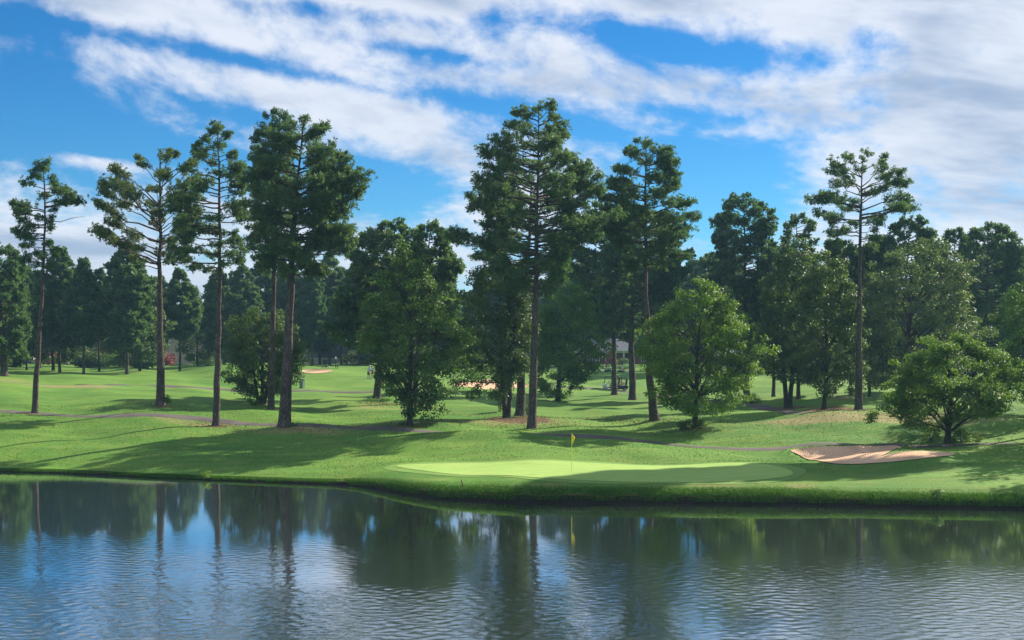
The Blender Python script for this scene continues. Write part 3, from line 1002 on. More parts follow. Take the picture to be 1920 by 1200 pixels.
def make_broadleaf(parent, sh, rb, seed, leaves=16000, leaf=0.2, material=None, fork=None, stems=1, clump=0.75, barkm=None, hollow=0.35, droop=0.0, stem_spread=0.5, flat=0.62):
    rg = np.random.default_rng(seed); rr = random.Random(seed)
    material = material or M_LEAF; barkm = barkm or M_BARK_GREY
    H, z0 = sh.H, sh.z0
    fork = fork if fork is not None else z0 + (H - z0) * 0.35
    V, Fc = [], []
    top = []
    for s_ in range(stems):
        if stems == 1:
            trunk_part(parent, sh, rb, rb * 0.35, z0 + (H - z0) * 0.62, barkm, rg=rg)
            top.append(None)
        else:
            a = math.pi * (s_ / max(1, stems - 1)) + rr.uniform(-.3, .3)
            sh2 = Shape(list(zip(sh.z, sh.l, sh.r)), [(0, math.cos(a) * stem_spread * 0.25, rr.uniform(-.1, .1)), (fork * 0.6, math.cos(a) * stem_spread * 0.6, rr.uniform(-.2, .2)), (fork + (H - fork) * 0.6, math.cos(a) * stem_spread * 1.6, rr.uniform(-.5, .5))])
            trunk_part(parent, sh2, rb, rb * 0.4, z0 + (H - z0) * 0.55, barkm, rg=rg)
            top.append(sh2)
    # clumps
    zs = np.linspace(z0, H, 60)
    area = np.array([(sh.reach(z, 0) + sh.reach(z, math.pi)) ** 1.6 for z in zs])
    cdf = np.cumsum(area); cdf /= cdf[-1]
    vol = np.sum(area) * (H - z0) / 60
    nc = int(max(40, min(420, vol * 0.62 / clump ** 2)))
    CP, CR, CT = [], [], []
    for i in range(nc):
        u = (i + rr.random()) / nc
        z = float(np.interp(u, cdf, zs))
        a = rr.uniform(0, 2 * math.pi) if rr.random() < 0.65 else rr.choice([0, math.pi]) + rr.gauss(0, 0.4)
        q = hollow + (1 - hollow) * rr.random() ** 0.6
        cr = clump * rr.uniform(0.55, 1.25)
        jag = 1 + 0.13 * math.sin(3 * a + z * 1.1 + seed) + 0.10 * math.sin(5 * a - z * 2.3 + seed * 2)
        if rr.random() < 0.10: jag += 0.14
        r = max(0, sh.reach(z, a) * jag - cr * 0.45) * q
        c = sh.axis(z) + np.array([math.cos(a) * r, math.sin(a) * r, -droop * r * rr.random()])
        CP.append(c); CR.append(cr); CT.append(rr.random())
    CP = np.array(CP); CR = np.array(CR); CT = np.array(CT)
    # limbs reach a third of the clumps, twigs the others
    order = list(range(nc)); rr.shuffle(order)
    ends = []
    for n_, i in enumerate(order):
        c = CP[i]
        if n_ < max(14, nc // 6):
            src = top[rr.randrange(stems)] or sh
            rad = math.hypot(*(c - sh.axis(c[2]))[:2])
            zstart = min(max(c[2] - rad * rr.uniform(0.55, 1.0) - 0.5, fork * 0.75), z0 + (H - z0) * 0.55)
            p0 = src.axis(zstart); p1 = p0 * 0.45 + c * 0.55; p1[2] = p0[2] + (c[2] - p0[2]) * rr.uniform(0.55, 0.8)
            C = bez(p0, p1, c, 8); C[1:-1] += rg.normal(size=(6, 3)) * 0.07
            tube(C, np.linspace(min(rb * 0.32, 0.016 + 0.010 * np.linalg.norm(c - p0)), 0.012, 8), 5, V, Fc)
            ends.append(C)
        else:
            C = ends[rr.randrange(len(ends))]
            best = min((ends[rr.randrange(len(ends))] for _ in range(6)), key=lambda e: np.linalg.norm(e[5] - c))
            p0 = best[rr.randrange(3, 7)]
            tube(bez(p0, (p0 + c) / 2 + rg.normal(size=3) * 0.1, c, 4), [0.022, 0.017, 0.012, 0.008], 3, V, Fc)
    obj('branches', mesh_np('branches', np.vstack(V), np.vstack(Fc), None, True), barkm, parent)
    w = CR ** 2; cnt = np.maximum(8, (leaves * w / w.sum())).astype(int)
    idx = np.repeat(np.arange(nc), cnt); n = len(idx)
    off = unit(rg.normal(size=(n, 3))) * (rg.random(n) ** 0.45)[:, None] * np.array([1, 1, flat]) * CR[idx][:, None]
    # sprays: leaves gather along short shoots
    P = CP[idx] + off + rg.normal(size=(n, 3)) * 0.05
    P[:, 2] -= droop * np.hypot(off[:, 0], off[:, 1]) * 0.4
    ctr = np.array([sh.axis(z) for z in CP[:, 2]])
    out = unit(unit(off) * 0.7 + unit(CP[idx] - ctr[idx] + 1e-6) * 0.5)
    N = out * 0.55 + np.array([0, 0, 0.55]) + rg.normal(size=(n, 3)) * 0.55
    tint = np.clip(CT[idx] * 0.55 + rg.random(n) * 0.45, 0, 1)
    obj('crown', leaf_mesh('crown', P, N, tint, rg, leaf), material, parent)


def px_shape(bx, by, D, prof, axis):
    """outline given in photograph pixels -> metres about the foot of a tree standing at distance D"""
    k = D / F
    return Shape([((by - y) * k, (l - bx) * k, (r - bx) * k) for y, l, r in prof],
                 [((by - y) * k, (x - bx) * k) for y, x in axis])


def pine_at(label, base, prof, axis, wpx, seed, group=None, D=None, **kw):
    bx, by = base
    x, y, z = at(bx, by) if D is None else on(bx, D)
    if D is not None: by = HOR + (CAMZ - z) * F / y
    t = thing('pine_tree', label, 'pine tree', (x, y, z - 0.05), 0, group)
    make_pine(t, px_shape(bx, by, y, prof, [(by, bx)] + axis), wpx / 2 * y / F, seed, **kw)
    return t


def leafy_at(name, label, base, prof, axis, wpx, seed, cat='tree', D=None, **kw):
    bx, by = base
    x, y, z = at(bx, by) if D is None else on(bx, D)
    if D is not None: by = HOR + (CAMZ - z) * F / y
    t = thing(name, label, cat, (x, y, z - 0.05))
    make_broadleaf(t, px_shape(bx, by, y, prof, [(by, bx)] + axis), wpx / 2 * y / F, seed, **kw)
    return t


def m_(D, px): return px * D / F


# ---- the tall pines of the front row
pine_at('slender pine furthest left in the front row, narrow ragged crown and a dead bare limb', (65, 775),
        [(500, 60, 95), (488, 35, 112), (470, 40, 106), (445, 42, 100), (425, 20, 95), (412, 22, 85), (395, 25, 88), (382, 27, 150), (368, 28, 156), (352, 34, 110), (342, 42, 104), (325, 62, 98), (303, 72, 92)],
        [(480, 82), (390, 85), (303, 82)], 12, 101, dens=1.05, bare=0.35, rise=(-0.03, 0.37), dead=[(m_(121, 355), m_(121, 92), m_(121, 370))])
pine_at('pale trunked pine with a sparse flat umbrella crown of bare spreading limbs', (301, 760),
        [(492, 262, 318), (470, 215, 322), (445, 183, 338), (430, 200, 345), (405, 212, 352), (385, 186, 362), (365, 182, 366), (345, 195, 368), (325, 214, 370), (308, 240, 366), (292, 255, 345), (280, 272, 318)],
        [(500, 299), (380, 301), (280, 300)], 17, 102, dens=1.25, bare=0.58, rise=(0.30, 0.85), open_=0.45, material=M_PINE_LIGHT, nl=0.22, full=0.80)
pine_at('dark slim pine with open ragged crown left of the widest crown', (405, 798),
        [(508, 365, 440), (495, 310, 450), (470, 325, 462), (445, 336, 452), (415, 320, 468), (385, 325, 480), (360, 326, 470), (335, 328, 462), (315, 335, 458), (290, 360, 446), (262, 370, 440), (245, 392, 432), (232, 400, 414)],
        [(500, 413), (350, 412), (232, 407)], 14, 103, dens=0.95, bare=0.36, rise=(0.00, 0.37))
pine_at('thick trunked pine with the widest densest crown, beside the rounded dark bush', (533, 800),
        [(520, 500, 610), (495, 480, 640), (470, 470, 662), (440, 468, 668), (412, 472, 650), (385, 460, 684), (360, 455, 688), (338, 455, 692), (312, 465, 682), (290, 480, 664), (262, 500, 624), (240, 505, 622), (224, 540, 600)],
        [(650, 540), (500, 546), (350, 556), (224, 570)], 24, 104, dens=1.3, cap=10500, bare=0.10, rise=(0.03, 0.43))
pine_at('thinner pine close behind the widest crown, its top poking up at the left', (508, 768),
        [(512, 480, 550), (470, 462, 560), (420, 456, 565), (370, 452, 565), (320, 458, 560), (280, 466, 560), (255, 470, 556), (230, 484, 548), (207, 512, 540)],
        [(500, 514), (207, 526)], 13, 105, dens=1.0, bare=0.12, cap=6000)
pine_at('tallest pine, standing on the mound behind the yellow flag', (997, 803),
        [(548, 950, 1040), (520, 895, 1056), (492, 885, 1066), (470, 896, 1080), (452, 900, 1120), (432, 922, 1140), (412, 930, 1105), (396, 870, 1100), (378, 851, 1118), (360, 858, 1130), (338, 888, 1126), (315, 895, 1112), (290, 896, 1094), (265, 912, 1090), (246, 935, 1062), (215, 958, 1056), (193, 988, 1040)],
        [(560, 1004), (330, 1009), (193, 1010)], 17, 106, dens=0.95, cap=9000, bare=0.32, rise=(-0.01, 0.43),
        extra=[(m_(113, 338), m_(113, 362), math.pi, m_(113, 165), 1.1), (m_(113, 330), m_(113, 352), math.pi - .12, m_(113, 150), 1.0), (m_(113, 372), m_(113, 398), 0.0, m_(113, 150), 0.8)])
pine_at('leaning pine just behind the tallest one, rooted in brown pine straw', (975, 780),
        [(560, 940, 1040), (530, 890, 1060), (500, 880, 1075), (465, 895, 1080), (420, 910, 1080), (380, 930, 1075), (340, 960, 1050), (300, 985, 1030)],
        [(540, 986), (300, 1000)], 18, 107, dens=0.8)
pine_at('tall pine with curved leaning foot behind the bright green round tree', (1228, 788),
        [(508, 1180, 1250), (482, 1160, 1290), (460, 1148, 1302), (440, 1134, 1312), (415, 1122, 1326), (392, 1130, 1316), (370, 1126, 1310), (345, 1140, 1292), (320, 1154, 1276), (300, 1150, 1264), (280, 1165, 1258), (262, 1192, 1236)],
        [(730, 1219), (600, 1213), (500, 1210), (262, 1210)], 17, 108, dens=1.1, cap=8500, bare=0.24, rise=(-0.03, 0.40))
pine_at('pine with a wide open layered crown rising above the right-hand oaks', (1610, 768),
        [(470, 1585, 1660), (446, 1540, 1648), (425, 1555, 1640), (405, 1512, 1705), (392, 1503, 1728), (376, 1508, 1722), (358, 1538, 1704), (340, 1534, 1688), (318, 1548, 1690), (300, 1556, 1682), (287, 1588, 1660)],
        [(470, 1612), (287, 1618)], 15, 109, dens=0.82, bare=0.42, rise=(-0.03, 0.53), open_=0.45)
# ---- pines of the middle ground
pine_at('leaning dark pine right of the two golfers on the far green', (706, 750),
        [(660, 640, 745), (630, 600, 770), (590, 610, 785), (550, 630, 800), (510, 645, 800), (470, 655, 790), (440, 685, 785), (415, 725, 760)],
        [(670, 713), (415, 742)], 15, 110, dens=1.15, nl=0.36, nw=0.085, needles=9, cap=5200)
pine_at('broad pine right behind the leafy tree with a pale trunk', (776, 757),
        [(640, 760, 850), (590, 740, 860), (540, 735, 868), (500, 745, 862), (465, 752, 850), (440, 770, 842), (420, 795, 822)],
        [(600, 790), (420, 808)], 12, 111, dens=1.15, nl=0.36, nw=0.085, needles=9, cap=5200)
pine_at('pine whose straight trunk stands before the dark golf carts', (1152, 740),
        [(640, 1110, 1190), (600, 1080, 1200), (550, 1066, 1190), (500, 1060, 1190), (450, 1070, 1180), (410, 1085, 1160), (380, 1110, 1140)],
        [(600, 1150), (380, 1125)], 11, 112, dens=1.1, nl=0.36, nw=0.085, needles=9, cap=5200)
pine_at('ivy green trunked pine right of the golf carts', (1186, 750),
        [(620, 1150, 1230), (580, 1130, 1260), (530, 1120, 1290), (480, 1130, 1300), (440, 1150, 1280), (400, 1180, 1240)],
        [(600, 1183), (400, 1205)], 14, 113, dens=1.0, nl=0.36, nw=0.085, needles=9, cap=5200)
pine_at('round headed pine above the bright green tree, against the blue gap', (1400, 745),
        [(640, 1330, 1450), (590, 1320, 1465), (540, 1318, 1470), (500, 1325, 1465), (470, 1340, 1458), (440, 1338, 1450), (410, 1336, 1450), (390, 1348, 1440), (367, 1378, 1412)],
        [(600, 1398), (367, 1395)], 13, 114, dens=1.35, nl=0.36, nw=0.085, needles=9, cap=5200)
pine_at('thin see-through pine between the round headed pine and the open crown', (1497, 748),
        [(560, 1465, 1535), (520, 1462, 1538), (480, 1466, 1532), (445, 1470, 1528), (420, 1475, 1524), (405, 1488, 1508)],
        [(560, 1494), (405, 1494)], 8, 115, dens=0.9, bare=0.45, nl=0.34, nw=0.075, needles=9, cap=5000)
pine_at('pine crown looking over the silvery oak', (1690, 742),
        [(560, 1640, 1740), (520, 1630, 1750), (480, 1632, 1755), (450, 1640, 1752), (430, 1665, 1742), (410, 1695, 1730)],
        [(560, 1695), (410, 1708)], 12, 116, dens=1.1, nl=0.36, nw=0.085, needles=9, cap=5200)
pine_at('broad dark pine at the right edge against the clouds', (1850, 735),
        [(650, 1790, 1930), (600, 1785, 1940), (550, 1780, 1935), (510, 1788, 1930), (480, 1795, 1918), (455, 1806, 1908), (435, 1818, 1890), (420, 1838, 1870)],
        [(600, 1850), (420, 1853)], 14, 117, dens=1.3, nl=0.36, nw=0.085, needles=9, cap=5200)
pine_at('small topped pine between the silvery oak and the right-edge pine', (1792, 735),
        [(600, 1750, 1830), (540, 1755, 1830), (490, 1762, 1822), (455, 1768, 1815), (432, 1780, 1802)],
        [(600, 1790), (432, 1790)], 9, 118, dens=1.0, nl=0.36, nw=0.085, needles=9, cap=5200)
pine_at('bulky pine cut off by the left edge of the view', (8, 705),
        [(680, -40, 44), (640, -60, 48), (590, -70, 50), (540, -70, 46), (500, -60, 40), (475, -45, 34), (455, -25, 18)],
        [(600, 4), (455, -5)], 14, 119, dens=1.3, nl=0.36, nw=0.085, needles=9, cap=5200)

# ---- broadleaved trees
leafy_at('leafy_tree', 'drooping leafy tree with a short pale trunk in the middle of the lawn', (768, 797),
         [(775, 785, 828), (755, 760, 842), (735, 730, 852), (705, 715, 862), (680, 700, 878), (655, 684, 882), (625, 668, 882), (600, 676, 866), (570, 684, 850), (540, 692, 832), (510, 702, 815), (480, 722, 800), (455, 745, 785)],
         [(600, 772), (455, 765)], 11, 201, leaves=26000, leaf=0.21, material=M_LEAF, fork=3.0, droop=0.3, clump=0.72)
leafy_at('leafy_tree', 'dark twin trunked tree leaning its foliage left of the tallest pine', (950, 783),
         [(738, 862, 905), (715, 850, 950), (690, 850, 985), (650, 838, 1000), (610, 832, 1005), (570, 838, 1000), (540, 850, 990), (515, 870, 975), (495, 895, 950)],
         [(600, 940), (495, 925)], 9, 202, leaves=24000, leaf=0.22, material=M_LEAF_DARK, stems=2, fork=4.0, droop=0.15, clump=0.8, stem_spread=0.5)
leafy_at('leafy_tree', 'light green leafy tree right of the tallest pine, hanging over the fairway', (1046, 752),
         [(745, 1025, 1070), (725, 1005, 1100), (695, 995, 1125), (660, 995, 1140), (630, 1000, 1138), (600, 1005, 1120), (575, 1010, 1118), (550, 1025, 1095), (530, 1045, 1085)],
         [(600, 1055), (530, 1062)], 10, 203, leaves=24000, leaf=0.24, material=M_LEAF_BRIGHT, fork=3.0, clump=0.85)
leafy_at('leafy_tree', 'round bright green tree standing by the bend of the cart path', (1303, 803),
         [(772, 1290, 1392), (752, 1235, 1404), (725, 1212, 1408), (700, 1204, 1418), (675, 1198, 1426), (650, 1196, 1430), (625, 1200, 1426), (600, 1222, 1416), (580, 1240, 1400), (560, 1244, 1372), (542, 1268, 1352), (520, 1298, 1334)],
         [(660, 1308), (520, 1316)], 11, 204, leaves=30000, leaf=0.19, material=M_LEAF_BRIGHT, fork=3.2, clump=0.7)
leafy_at('oak_tree', 'dark oak on two trunks ringed with brown straw', (1478, 765),
         [(712, 1440, 1515), (690, 1422, 1530), (650, 1415, 1540), (600, 1418, 1545), (550, 1425, 1545), (500, 1440, 1535), (465, 1455, 1520), (440, 1475, 1505)],
         [(600, 1478), (440, 1488)], 10, 205, leaves=24000, leaf=0.24, material=M_LEAF_DARK, stems=2, fork=4.5, clump=0.85, stem_spread=0.55)
leafy_at('oak_tree', 'dark forked oak left of the black pine trunk on the rise', (1545, 768),
         [(735, 1575, 1600), (715, 1500, 1612), (680, 1488, 1625), (640, 1485, 1625), (590, 1490, 1620), (545, 1495, 1610), (505, 1505, 1595), (475, 1525, 1570)],
         [(700, 1550), (475, 1548)], 10, 206, leaves=24000, leaf=0.24, material=M_LEAF_DARK, fork=3.8, clump=0.85)
leafy_at('oak_tree', 'big silvery oak with a sunlit right flank', (1690, 750),
         [(725, 1625, 1790), (690, 1612, 1815), (650, 1610, 1835), (600, 1612, 1845), (560, 1618, 1838), (525, 1628, 1825), (495, 1640, 1812), (470, 1665, 1790), (450, 1700, 1770)],
         [(600, 1705), (450, 1735)], 16, 207, leaves=36000, leaf=0.26, material=M_LEAF_SILVER, fork=5.0, clump=0.95)
leafy_at('small_tree', 'low bright umbrella shaped tree above the large bunker', (1777, 830),
         [(786, 1655, 1690), (772, 1658, 1895), (750, 1655, 1905), (725, 1664, 1912), (700, 1662, 1915), (682, 1672, 1912), (662, 1692, 1890), (645, 1708, 1868), (632, 1735, 1830), (626, 1750, 1800)],
         [(790, 1779), (720, 1782), (628, 1772)], 12, 228, leaves=42000, leaf=0.17, material=M_LEAF_PALE, fork=1.0, clump=0.74, hollow=0.36, flat=0.46, droop=0.10)
leafy_at('leafy_tree', 'dark leafy tree half outside the view at the right edge', (1985, 775),
         [(745, 1880, 2080), (700, 1862, 2110), (650, 1858, 2120), (600, 1868, 2115), (550, 1895, 2090), (505, 1930, 2050), (480, 1965, 2010)],
         [(600, 1990), (480, 1990)], 14, 209, leaves=28000, leaf=0.22, material=M_LEAF, fork=3.5, clump=0.9)
leafy_at('bushy_tree', 'rounded dark bush-like tree on several stems left of the thick pine trunk', (490, 757),
         [(742, 455, 520), (720, 425, 560), (695, 418, 572), (660, 416, 575), (630, 420, 572), (605, 430, 560), (588, 448, 540), (574, 475, 515)],
         [(660, 492), (574, 495)], 8, 210, leaves=24000, leaf=0.19, material=M_LEAF_DARK, stems=3, fork=2.0, clump=0.65, stem_spread=0.8)


# ---- off to the right, outside the view: the trees whose shade lies on the green, the bank and the bunker
SIDE = [(44.8, 109, 24.5, 3.2, 'pine'), (49.6, 118.5, 38.0, 3.6, 'pine'), (44.2, 102.0, 17.5, 4.0, 'leaf'), (46.4, 113, 31, 3.6, 'pine'), (44.0, 95, 15, 4.8, 'leaf'), (55, 116, 32, 4.0, 'pine'), (44.5, 88, 14.5, 5.2, 'leaf')]
for i, (x, y, h, r, kind) in enumerate(SIDE):
    lab = ['shortest pine beyond the right edge of the view', 'tallest pine beyond the right edge of the view', 'leafy tree beyond the right edge, furthest from the water', 'second tallest pine beyond the right edge of the view', 'leafy tree beyond the right edge, between two others', 'third tallest pine beyond the right edge of the view', 'leafy tree beyond the right edge, closest to the water'][i]
    t = thing('pine_tree' if kind == 'pine' else 'leafy_tree', lab, 'pine tree' if kind == 'pine' else 'tree', (x, y, gz(x, y) - 0.05))
    if kind == 'pine':
        sh = Shape([(h * .76, -r * .7, r * .7), (h * .80, -r, r), (h * .88, -r * .95, r * .95), (h * .95, -r * .6, r * .6), (h, -.5, .5)], [(0, 0), (h, .4)])
        make_pine(t, sh, 0.28, 300 + i, dens=1.6, needles=8, nl=0.45, nw=0.14, cap=2600, bare=0.1)
    else:
        sh = Shape([(h * .16, -r * .6, r * .6), (h * .3, -r, r), (h * .6, -r * .95, r * .95), (h * .85, -r * .6, r * .6), (h, -.6, .6)], [(0, 0), (h, .4)])
        make_broadleaf(t, sh, 0.3, 300 + i, leaves=7000, leaf=0.40, material=M_LEAF, clump=1.0, fork=h * .2)


# ---- the belt of pines behind: a few moulds, each tree a copy of its own
def bg_pine(seed, h, zc, r, dens, crooked=0.3):
    t = thing('pine_tree', '', 'pine tree')
    rr = random.Random(seed)
    pr = []
    n = 7
    for i in range(n + 1):
        u = i / n
        w = r * (0.50 + 1.3 * u * (1 - u) * 1.7) * (1 - 0.70 * u ** 3.2) * rr.uniform(0.65, 1.2)
        pr.append((zc + (h - zc) * u, -w * rr.uniform(.8, 1.1), w * rr.uniform(.8, 1.1)))
    make_pine(t, Shape(pr, [(0, 0), (h * .5, rr.uniform(-crooked, crooked)), (h, rr.uniform(-crooked, crooked))]), 0.26, seed, dens=dens, needles=9, nl=0.50, nw=0.13, twig_sides=3, cap=4200, bare=0.12)
    return t


MOULDS = [bg_pine(401, 20, 5.0, 4.4, 1.0), bg_pine(402, 20, 4.0, 5.0, 1.0), bg_pine(403, 20, 6.5, 3.9, 1.0), bg_pine(404, 20, 5.0, 4.6, 0.95), bg_pine(405, 20, 2.6, 5.2, 1.0)]
for sd, w_ in ((411, 5.6), (412, 6.4)):
    t = thing('leafy_tree', '', 'tree')
    make_broadleaf(t, Shape([(2.2, -w_ * .6, w_ * .6), (5, -w_, w_ * .9), (10, -w_, w_), (15, -w_ * .75, w_ * .7), (20, -.8, .8)], [(0, 0), (20, .5)]), 0.28, sd, leaves=9000, leaf=0.5, material=M_LEAF_DARK, clump=1.3, fork=4)
    MOULDS.append(t)
BELT = [  # column, distance, row of the top, mould, label
    (112, 212, 468, 1, 'dark pine close right of the slender front pine, in the left-hand belt'),
    (100, 225, 490, 0, None), (157, 206, 486, 3, 'slim pale trunked pine in the middle of the left-hand belt'),
    (186, 222, 505, 2, None), (238, 208, 455, 1, 'full crowned pine left of the pale umbrella pine, tallest of the left-hand belt'),
    (262, 216, 470, 4, None), (50, 232, 500, 4, None), (75, 240, 510, 1, None), (-30, 222, 480, 0, None), (-70, 214, 470, 1, None), (20, 250, 505, 3, None),
    (337, 222, 505, 2, 'thin topped pine before the beige gabled house'),
    (300, 246, 520, 0, None), (370, 246, 515, 4, None), (410, 238, 505, 1, None), (455, 240, 500, 0, None), (150, 262, 515, 1, None), (215, 258, 510, 4, None),
    (488, 246, 495, 4, None), (545, 250, 500, 1, None), (585, 238, 490, 3, 'pine with a bare lower trunk right of the thick front trunk, behind the far bunker'),
    (618, 252, 478, 0, 'slim pine standing before the grey roof'), (640, 262, 505, 1, None), (600, 270, 500, 4, None), (672, 248, 492, 1, None), (690, 275, 500, 3, None), (720, 262, 490, 4, None),
    (530, 278, 505, 0, None), (440, 285, 510, 4, None), (360, 290, 520, 1, None), (265, 295, 520, 0, None), (120, 292, 515, 0, None), (10, 290, 510, 1, None), (180, 300, 520, 3, None),
    (765, 256, 470, 1, None), (800, 268, 480, 0, None), (835, 252, 500, 4, None), (870, 262, 520, 1, None), (905, 272, 510, 0, None), (940, 268, 505, 4, None), (975, 285, 500, 1, None), (1020, 285, 500, 4, None), (1060, 262, 480, 0, None),
    (1085, 330, 520, 1, None), (1120, 325, 505, 4, None), (1150, 330, 510, 0, None), (1185, 328, 500, 1, None), (1215, 300, 490, 4, None), (1240, 285, 480, 0, None), (1270, 262, 480, 1, None), (1300, 246, 490, 4, None), (1330, 232, 478, 0, None),
    (1450, 168, 470, 1, 'pine with a broad shaded trunk behind the two-trunked oak'), (1430, 235, 480, 4, None), (1365, 250, 470, 1, None), (1470, 255, 470, 3, None), (1510, 250, 480, 0, None), (1545, 265, 480, 4, None),
    (1565, 165, 452, 3, 'pine trunk between the forked oak and the black trunk, further back'), (1595, 158, 465, 0, 'short-looking pine left of the black trunk, in straw'), (1630, 160, 462, 4, 'pine right behind the black trunk'), (1660, 240, 460, 1, None), (1620, 258, 470, 0, None), (1740, 238, 450, 4, None), (1760, 262, 460, 0, None), (1800, 250, 470, 1, None), (1880, 245, 465, 4, None), (1920, 232, 470, 1, None), (1960, 238, 455, 0, None), (1895, 210, 500, 0, None), (1845, 275, 465, 3, None),
    (2010, 250, 450, 1, None), (2070, 230, 450, 4, None), (2130, 220, 440, 0, None), (2200, 240, 450, 1, None), (2280, 230, 440, 4, None), (2370, 220, 440, 1, None), (2460, 240, 450, 0, None),
    (-130, 225, 480, 4, None), (-190, 240, 470, 1, None), (-260, 225, 470, 0, None), (-340, 240, 470, 1, None), (-430, 225, 465, 4, None), (-520, 240, 460, 0, None),
]
MARKS = [(0, 'the left edge'), (68, 'the slender pine'), (301, 'the umbrella pine'), (408, 'the slim dark pine'), (538, 'the thick trunked pine'), (770, 'the drooping tree'), (1000, 'the tallest pine'), (1220, 'the curved pine'), (1610, 'the open crowned pine'), (1921, 'the right edge')]
ORDER, PLACED = {}, []


def sector(px):
    return 0 if px < 0 or px > 1920 else next(i for i in range(1, len(MARKS)) if px < MARKS[i][0])


for i, (px, D, top, mi, lab) in enumerate(BELT):
    x, y, z = on(px, D)
    h = (HOR + (CAMZ - z) * F / D - top) * D / F
    s = h / 20.0
    sx = s * (0.85 + 0.3 * R.random())
    if not lab and i % 4 == 1: mi = 5 + (i // 4) % 2; s *= 0.86
    leafy = mi >= 5
    kind = 'leafy tree' if leafy else 'pine'
    ORDER.setdefault((sector(px), kind), []).append(px)
    PLACED.append((px, mi, (x, y, z - 0.1), R.uniform(0, 6.28), (sx, sx, s), lab, kind))
ORD = ['first', 'second', 'third', 'fourth', 'fifth', 'sixth', 'seventh', 'eighth', 'ninth', 'tenth', 'eleventh', 'twelfth', 'thirteenth', 'fourteenth', 'fifteenth', 'sixteenth']
for px, mi, loc, rz, sc, lab, kind in PLACED:
    k = sector(px); grp = 'far %ss closing the view behind the course' % kind
    if not 0 <= px <= 1920:
        copy_tree(MOULDS[mi], loc, rz, sc, 'far %s standing outside the view to the %s' % (kind, 'left' if px < 0 else 'right'), 'far %ss outside the view, %s' % (kind, 'left' if px < 0 else 'right'))
        continue
    if not lab:
        n = sorted(ORDER[(k, kind)]).index(px)
        lab = '%s far %s from the left between %s and %s' % (ORD[n], kind, MARKS[k - 1][1], MARKS[k][1])
    copy_tree(MOULDS[mi], loc, rz, sc, lab, grp)
for i in range(64):
    px = -900 + i * 60 + R.uniform(-22, 22)
    x, y, z = on(px, R.uniform(330, 430))
    s = R.uniform(0.72, 1.0)
    copy_tree(MOULDS[R.choice([1, 4, 4, 0])], (x, y, z - 0.1), R.uniform(0, 6.28), (s * 1.25, s * 1.25, s), 'one of the far pines behind the houses that close the view', 'far pines behind the houses')
for t in MOULDS:
    for c in list(t.children): bpy.data.objects.remove(c)
    bpy.data.objects.remove(t)


# ------------------------------------------------------------------ the morning air
def build_haze():
    m, k = mat('haze_air')
    v = k.add('ShaderNodeVolumePrincipled')
    v.inputs['Color'].default_value = (0.38, 0.72, 1.0, 1)
    v.inputs['Density'].default_value = 0.00017
    v.inputs['Anisotropy'].default_value = 0.2
    o = k.add('ShaderNodeOutputMaterial')
    k.l.new(v.outputs[0], o.inputs['Volume'])
    b = Boxes(); b.box((0, 500, 17.5), (12000, 2800, 45))
    ob = b.build('haze', m)
    stuff(ob, 'thin bluish morning haze over the course')


build_haze()

# ------------------------------------------------------------------ grass that can be seen as blades
def blades(name, X, Y, h, w, material, seed, lean=0.35, tint=None):
    rg = np.random.default_rng(seed)
    n = len(X)
    Z = ground_z(X, Y) - 0.02
    a = rg.uniform(0, 2 * np.pi, n)
    d = np.column_stack([np.cos(a), np.sin(a), np.zeros(n)])
    l = rg.uniform(0, lean, n)[:, None] * h[:, None]
    b = rg.uniform(0, 2 * np.pi, n)
    P = np.column_stack([X, Y, Z])
    tip = P + np.column_stack([np.cos(b), np.sin(b), np.zeros(n)]) * l + np.array([0, 0, 1.0]) * h[:, None]
    V = np.stack([P - d * w[:, None], P + d * w[:, None], tip], 1).reshape(-1, 3)
    t = rg.random(n) if tint is None else np.clip(tint + rg.normal(size=n) * 0.18, 0, 1)
    return obj(name, mesh_np(name, V, np.arange(3 * n).reshape(n, 3), {'tint': np.repeat(t, 3)}), material)


def path_clear(X, Y, P, r):
    ok = np.ones(len(X), bool)
    for q in range(0, len(X), 20000):
        d = np.min((X[q:q + 20000, None] - P[None, :, 0]) ** 2 + (Y[q:q + 20000, None] - P[None, :, 1]) ** 2, axis=1)
        ok[q:q + 20000] = d > r * r
    return ok


